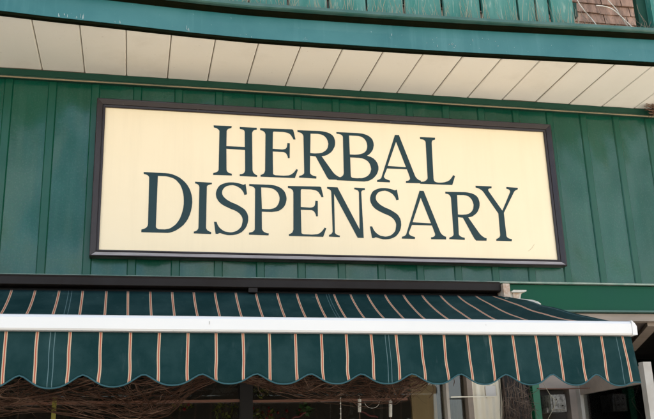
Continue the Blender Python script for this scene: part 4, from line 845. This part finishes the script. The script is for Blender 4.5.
# clothes of the window: leaf bunches with berries
def bunch(px, py, Y, rx, rz, n, leafmat, berries, label, seed, ls=0.014):
    c = ip(px, py, Y); rs = random.Random(seed)
    t = thing('foliage_bunch', label, 'plant', (c.x, c.y, c.z), 'flower bunches inside the window')
    bm = bmesh.new()
    for i in range(n):
        while True:
            a, b, d = rs.uniform(-1, 1), rs.uniform(-1, 1), rs.uniform(-1, 1)
            if a * a + b * b + d * d < 1: break
        p0 = Vector((c.x + a * rx, c.y + d * 0.05, c.z + b * rz))
        u1 = Vector((rs.uniform(-1, 1), rs.uniform(-1, 1), rs.uniform(-1, 1))).normalized(); v1 = u1.cross(Vector((rs.uniform(-1, 1), rs.uniform(-1, 1), rs.uniform(-1, 1)))).normalized()
        s = ls * rs.uniform(.6, 1.3)
        q = [p0 - u1 * s, p0 + v1 * s * .45, p0 + u1 * s, p0 - v1 * s * .45]
        bm.faces.new([bm.verts.new(w) for w in q])
    build('leaves', bm, M[leafmat], t, normals=False)
    bm = bmesh.new()
    for i in range(7):
        tube(bm, [(c.x + rs.uniform(-.4, .4) * rx, c.y, c.z - rz), (c.x + rs.uniform(-.8, .8) * rx, c.y + rs.uniform(-.03, .03), c.z + rs.uniform(-.2, .9) * rz)], .0013, 4)
    build('stems', bm, M['vine'], t)
    if berries:
        for i in range(berries):
            bm = bmesh.new()
            mtx = Matrix.Translation((c.x + rs.uniform(-1, 1) * rx, c.y - rs.uniform(0, .05), c.z + rs.uniform(-1, 1) * rz))
            bmesh.ops.create_icosphere(bm, subdivisions=2, radius=rs.uniform(.005, .009), matrix=mtx)
            build('berry', bm, M['berry'], t, smooth=True)
bunch(225, 411, 4.3, .075, .05, 60, 'leaf', 0, 'olive yellow flower bunch inside the window just left of the black post', 31)
bunch(263, 391, 4.3, .065, .03, 42, 'leaf', 0, 'yellow green sprig above the red rail just right of the black post', 32)
bunch(277, 388, 4.25, .03, .018, 12, 'leaf', 0, 'small yellow green sprig hanging between vines above the red rail', 33)
bunch(306, 410, 4.25, .042, .035, 40, 'greenleaf', 3, 'green leafy sprig with orange tips below the red rail', 34, ls=.018)
bunch(270, 414, 4.3, .10, .03, 30, 'leaf', 12, 'red berries among yellow leaves low behind the window', 35)
bunch(183, 405, 4.3, .05, .03, 22, 'leaf', 4, 'sparse dark yellow sprig behind the left vine swag', 36)
for (px0, py0, px1, py1, lb) in ((292, 419, 306, 413, 'red ribbon strand below the green leafy sprig'), (361, 412, 378, 418, 'red ribbon strand under the left white clip')):
    a, b = ip(px0, py0, 4.2), ip(px1, py1, 4.2)
    bm = bmesh.new(); tube(bm, [a + (b - a) * t + Vector((0, 0, .004 * math.sin(t * 9))) for t in [q / 8 for q in range(9)]], .005, 6)
    tag(build('ribbon', bm, M['berry'], None), lb, 'ribbon')
# olive ribbon tail hanging in the left swag
a = ip(54.5, 399, 3.78)
bm = bmesh.new(); add_box(bm, a.x - .009, a.x + .009, a.y - .001, a.y + .001, a.z - .22, a.z + .012)
for v in bm.verts: v.co.y += .004 * math.sin(v.co.z * 30)
tag(build('ribbon', bm, M['olive'], None), 'flat olive yellow ribbon tail hanging from the left vine swag', 'ribbon')
# red-brown cord near left edge
a, b = ip(18.5, 380, 3.8), ip(18, 400, 3.8)
bm = bmesh.new(); tube(bm, [a, (a + b) / 2, b], .0018, 5)
tag(build('cord', bm, M['copper'], None), 'thin reddish cord hanging below the valance near the left edge', 'cord')
# white clips hanging from the red rail
for px, y0, y1, lb in ((359.5, 399, 412, 'white plastic clip hanging from the red rail'), (390.5, 401, 417, 'longer white plastic clip hanging at the low point of the vine swag')):
    a, b = ip(px, y0, 4.03), ip(px, y1, 4.03)
    t = thing('hanging_clip', lb, 'clip', (a.x, a.y, a.z), 'white clips hanging in the window')
    bm = bmesh.new(); tube(bm, [a, a + (b - a) * .15, a + (b - a) * .9, b], .0085, 8, .85); bevel(bm, .002)
    build('clip_body', bm, M['offwhite'], t)
    bm = bmesh.new(); tube(bm, [(a.x, a.y, a.z), (a.x + .004, a.y, a.z + .012), (a.x, a.y + .015, a.z + .02)], .0015, 5)
    build('hook', bm, M['offwhite'], t)
    bm = bmesh.new(); tube(bm, [(b.x, b.y, b.z), (b.x + .003, b.y, b.z - .2)], .0012, 4)
    build('string', bm, M['copper'], t)
a, b = ip(340.5, 398, 4.0), ip(340.5, 419, 4.0)
bm = bmesh.new(); tube(bm, [a, b + Vector((0, 0, -.1))], .0014, 4)
for k_ in range(5): bmesh.ops.create_icosphere(bm, subdivisions=1, radius=.004, matrix=Matrix.Translation(a + (b - a) * (k_ * .25)))
tag(build('bead_string', bm, M['cable'], None), 'thin beaded string hanging left of the white clips', 'string')
# pale loops of wire between the clips
bm = bmesh.new()
c = ip(372, 402, 3.98)
tube(bm, [c + Vector((.035 * math.cos(t), 0, .028 * math.sin(t) - .0)) for t in [3.1 + q * .25 for q in range(15)]], .001, 4)
tag(build('wire_loop', bm, M['cable'], None), 'thin loop of wire hanging between the two white clips', 'wire')

# tan and cream panels, white card seen through the right of the window
pn = box('tan_panel', (1.345, 1.475, GY + 0.05, GY + 0.07, 0.6, 2.36), M['tancloth']); tag(pn, 'flat tan board standing behind the glass right of the vines', 'panel')
bm = bmesh.new(); cols = []
for i in range(61):
    x = 1.638 + i * 0.00266
    cols.append([bm.verts.new((x, GY - 0.010 + 0.003 * math.sin(i * .45), z)) for z in (0.6, 1.5, 2.36)])
for a, b in zip(cols, cols[1:]):
    for j in range(2): bm.faces.new((a[j], b[j], b[j + 1], a[j + 1]))
tag(build('cream_curtain', bm, M['paper'], None, normals=False), 'pale cream cloth panel hanging left of the twig bundle', 'curtain')
a, b = ip(484, 386, GY - 0.002), ip(495, 397, GY - 0.002)
cdm = box('white_card', (a.x, b.x, GY - 0.018, GY - 0.0155, b.z, a.z), M['white'], bev=0); tag(cdm, 'small blank white card hanging over the cream cloth panel', 'card')
a, b = ip(451, 397, GY - .045), ip(497, 398, GY - .045)
bm = bmesh.new(); add_box(bm, a.x, b.x, a.y - .002, a.y + .004, a.z - .0025, a.z + .0025)  # pale bar added in place of a light line reflected in the glass
tag(build('rod', bm, M['paper'], None), 'thin pale bar standing in for a street reflection across the window glass', 'rod')
# grey drapery in the narrow dark pane
bm = bmesh.new(); cols = []
for i in range(25):
    x = 1.54 + i * 0.0035
    cols.append([bm.verts.new((x, GY + 0.16 + 0.008 * math.sin(i * 1.4), z)) for z in (0.6, 1.4, 1.96)])
for a, b in zip(cols, cols[1:]):
    for j in range(2): bm.faces.new((a[j], b[j], b[j + 1], a[j + 1]))
tag(build('lace_curtain', bm, mat('grey_lace', (0.07, 0.06, 0.048), .8, alt=(.02, .018, .014), scale=90), None, normals=False), 'grey lace curtain inside the narrow dark pane', 'curtain')

# electric box with brown feed rod by the door
EB = thing('electric_box', 'small grey metal electric box on the dark wall between green post and open door', 'electric box', (2.07, WY, 1.86))
a, b = ip(548, 395, 4.02), ip(565, 412, 4.02)
box('case', (a.x, b.x, 4.0, 4.10, b.z, a.z), M['greybox'], EB, bev=.006)
box('lid', (a.x + .010, b.x - .012, 3.992, 3.9995, b.z + .012, a.z - .010), M['greybox'], EB, bev=.003)
box('flange', (a.x - .010, a.x - .0005, 4.03, 4.10, b.z, b.z + .022), M['greybox'], EB, bev=.002)
for q in ((.3, .7), (.7, .35)):
    bm = bmesh.new()
    tube(bm, [(a.x + (b.x - a.x) * q[0], 3.993, b.z + (a.z - b.z) * q[1]), (a.x + (b.x - a.x) * q[0], 3.986, b.z + (a.z - b.z) * q[1])], .004, 8)
    build('screw', bm, M['bronze'], EB)
cable('conduit', [ip(537, 388.5, 3.98), ip(552, 388.8, 3.98), ip(570, 388.6, 3.96), ip(590, 388, 3.9)], .0026, M['copper'], 'thin rusty conduit running under the entrance header', 'pipe')
cable('drooping_stem', [ip(543, 383, 3.95), ip(551, 396, 3.95), ip(556, 402, 3.95), ip(548, 419, 3.95)], .0016, M['palevine'], 'bent dry stem hanging in front of the grey electric box', 'twig')
# dark clump of twigs added at the soffit's far corner
bm = bmesh.new(); rs = random.Random(4)
c = ip(655, 108, 3.98)
for i in range(90):
    d = Vector((rs.gauss(0, 1), rs.gauss(0, .6), rs.gauss(0, .6))).normalized()
    s = Vector((rs.gauss(0, 1), rs.gauss(0, .4), rs.gauss(0, .4))).normalized() * .05
    q = c + Vector((.03, 0, 0)) + Vector((d.x * .05, d.y * .03, d.z * .035))
    tube(bm, [q - s, q + Vector((0, 0, -.004)), q + s], .0022, 4, .5)
tag(build('twig_clump', bm, M['vine'], None), 'dark brown clump of twigs in the soffit corner at the right', 'nest')

# old paint drips and splatter on the fascia
rs = random.Random(8); drip = mat('dull_white_drips', (0.40, 0.47, 0.45), .6)
for px, n_, spread in ((57, 4, 4), (78, 5, 4), (118, 2, 2), (188, 4, 3), (250, 2, 2), (306, 3, 4), (398, 2, 8), (445, 12, 12), (470, 5, 14), (500, 4, 12), (540, 2, 10)):
    for i in range(n_):
        q = ip(px + rs.gauss(0, spread), 30, 3.55); x = q.x
        low_ = px < 350
        z = ZS + 0.012 + (rs.uniform(0, .012) if low_ else rs.uniform(.01, .09)); L = rs.uniform(.003, .022) if low_ else rs.choice((.002, .003, .012)); y = fy(x) - 0.0016
        bm = bmesh.new()
        tube(bm, [(x, y - .0012, z), (x + rs.uniform(-.001, .001), y - .001, z + L * .6), (x + rs.uniform(-.003, .003), y - .0008, z + L)], rs.uniform(.0006, .0017), 5, .4)
        build('paint_drip', bm, drip, fa)
# thin bare twigs tangled in front of the shingles
bm = bmesh.new(); rs = random.Random(14)
for i in range(46):
    x = rs.uniform(2.13, 2.56); z0 = 3.722; y = 3.52 + rs.uniform(-.02, .03)
    h_ = rs.uniform(.04, .22); dx = rs.uniform(-.10, .10)
    tube(bm, [(x, y, z0), (x + dx * .3 + rs.uniform(-.01, .01), y, z0 + h_ * .4), (x + dx * .8, y + .01, z0 + h_ * .75), (x + dx, y + .01, z0 + h_)], rs.uniform(.0007, .0015), 4, .4)
tag(build('bare_twigs', bm, mat('brown_bare_twigs', (0.16, 0.11, 0.075), .8, alt=(.34, .28, .20), scale=20), None), 'thin bare twigs tangled in front of the brown shingles at the top right', 'twigs')
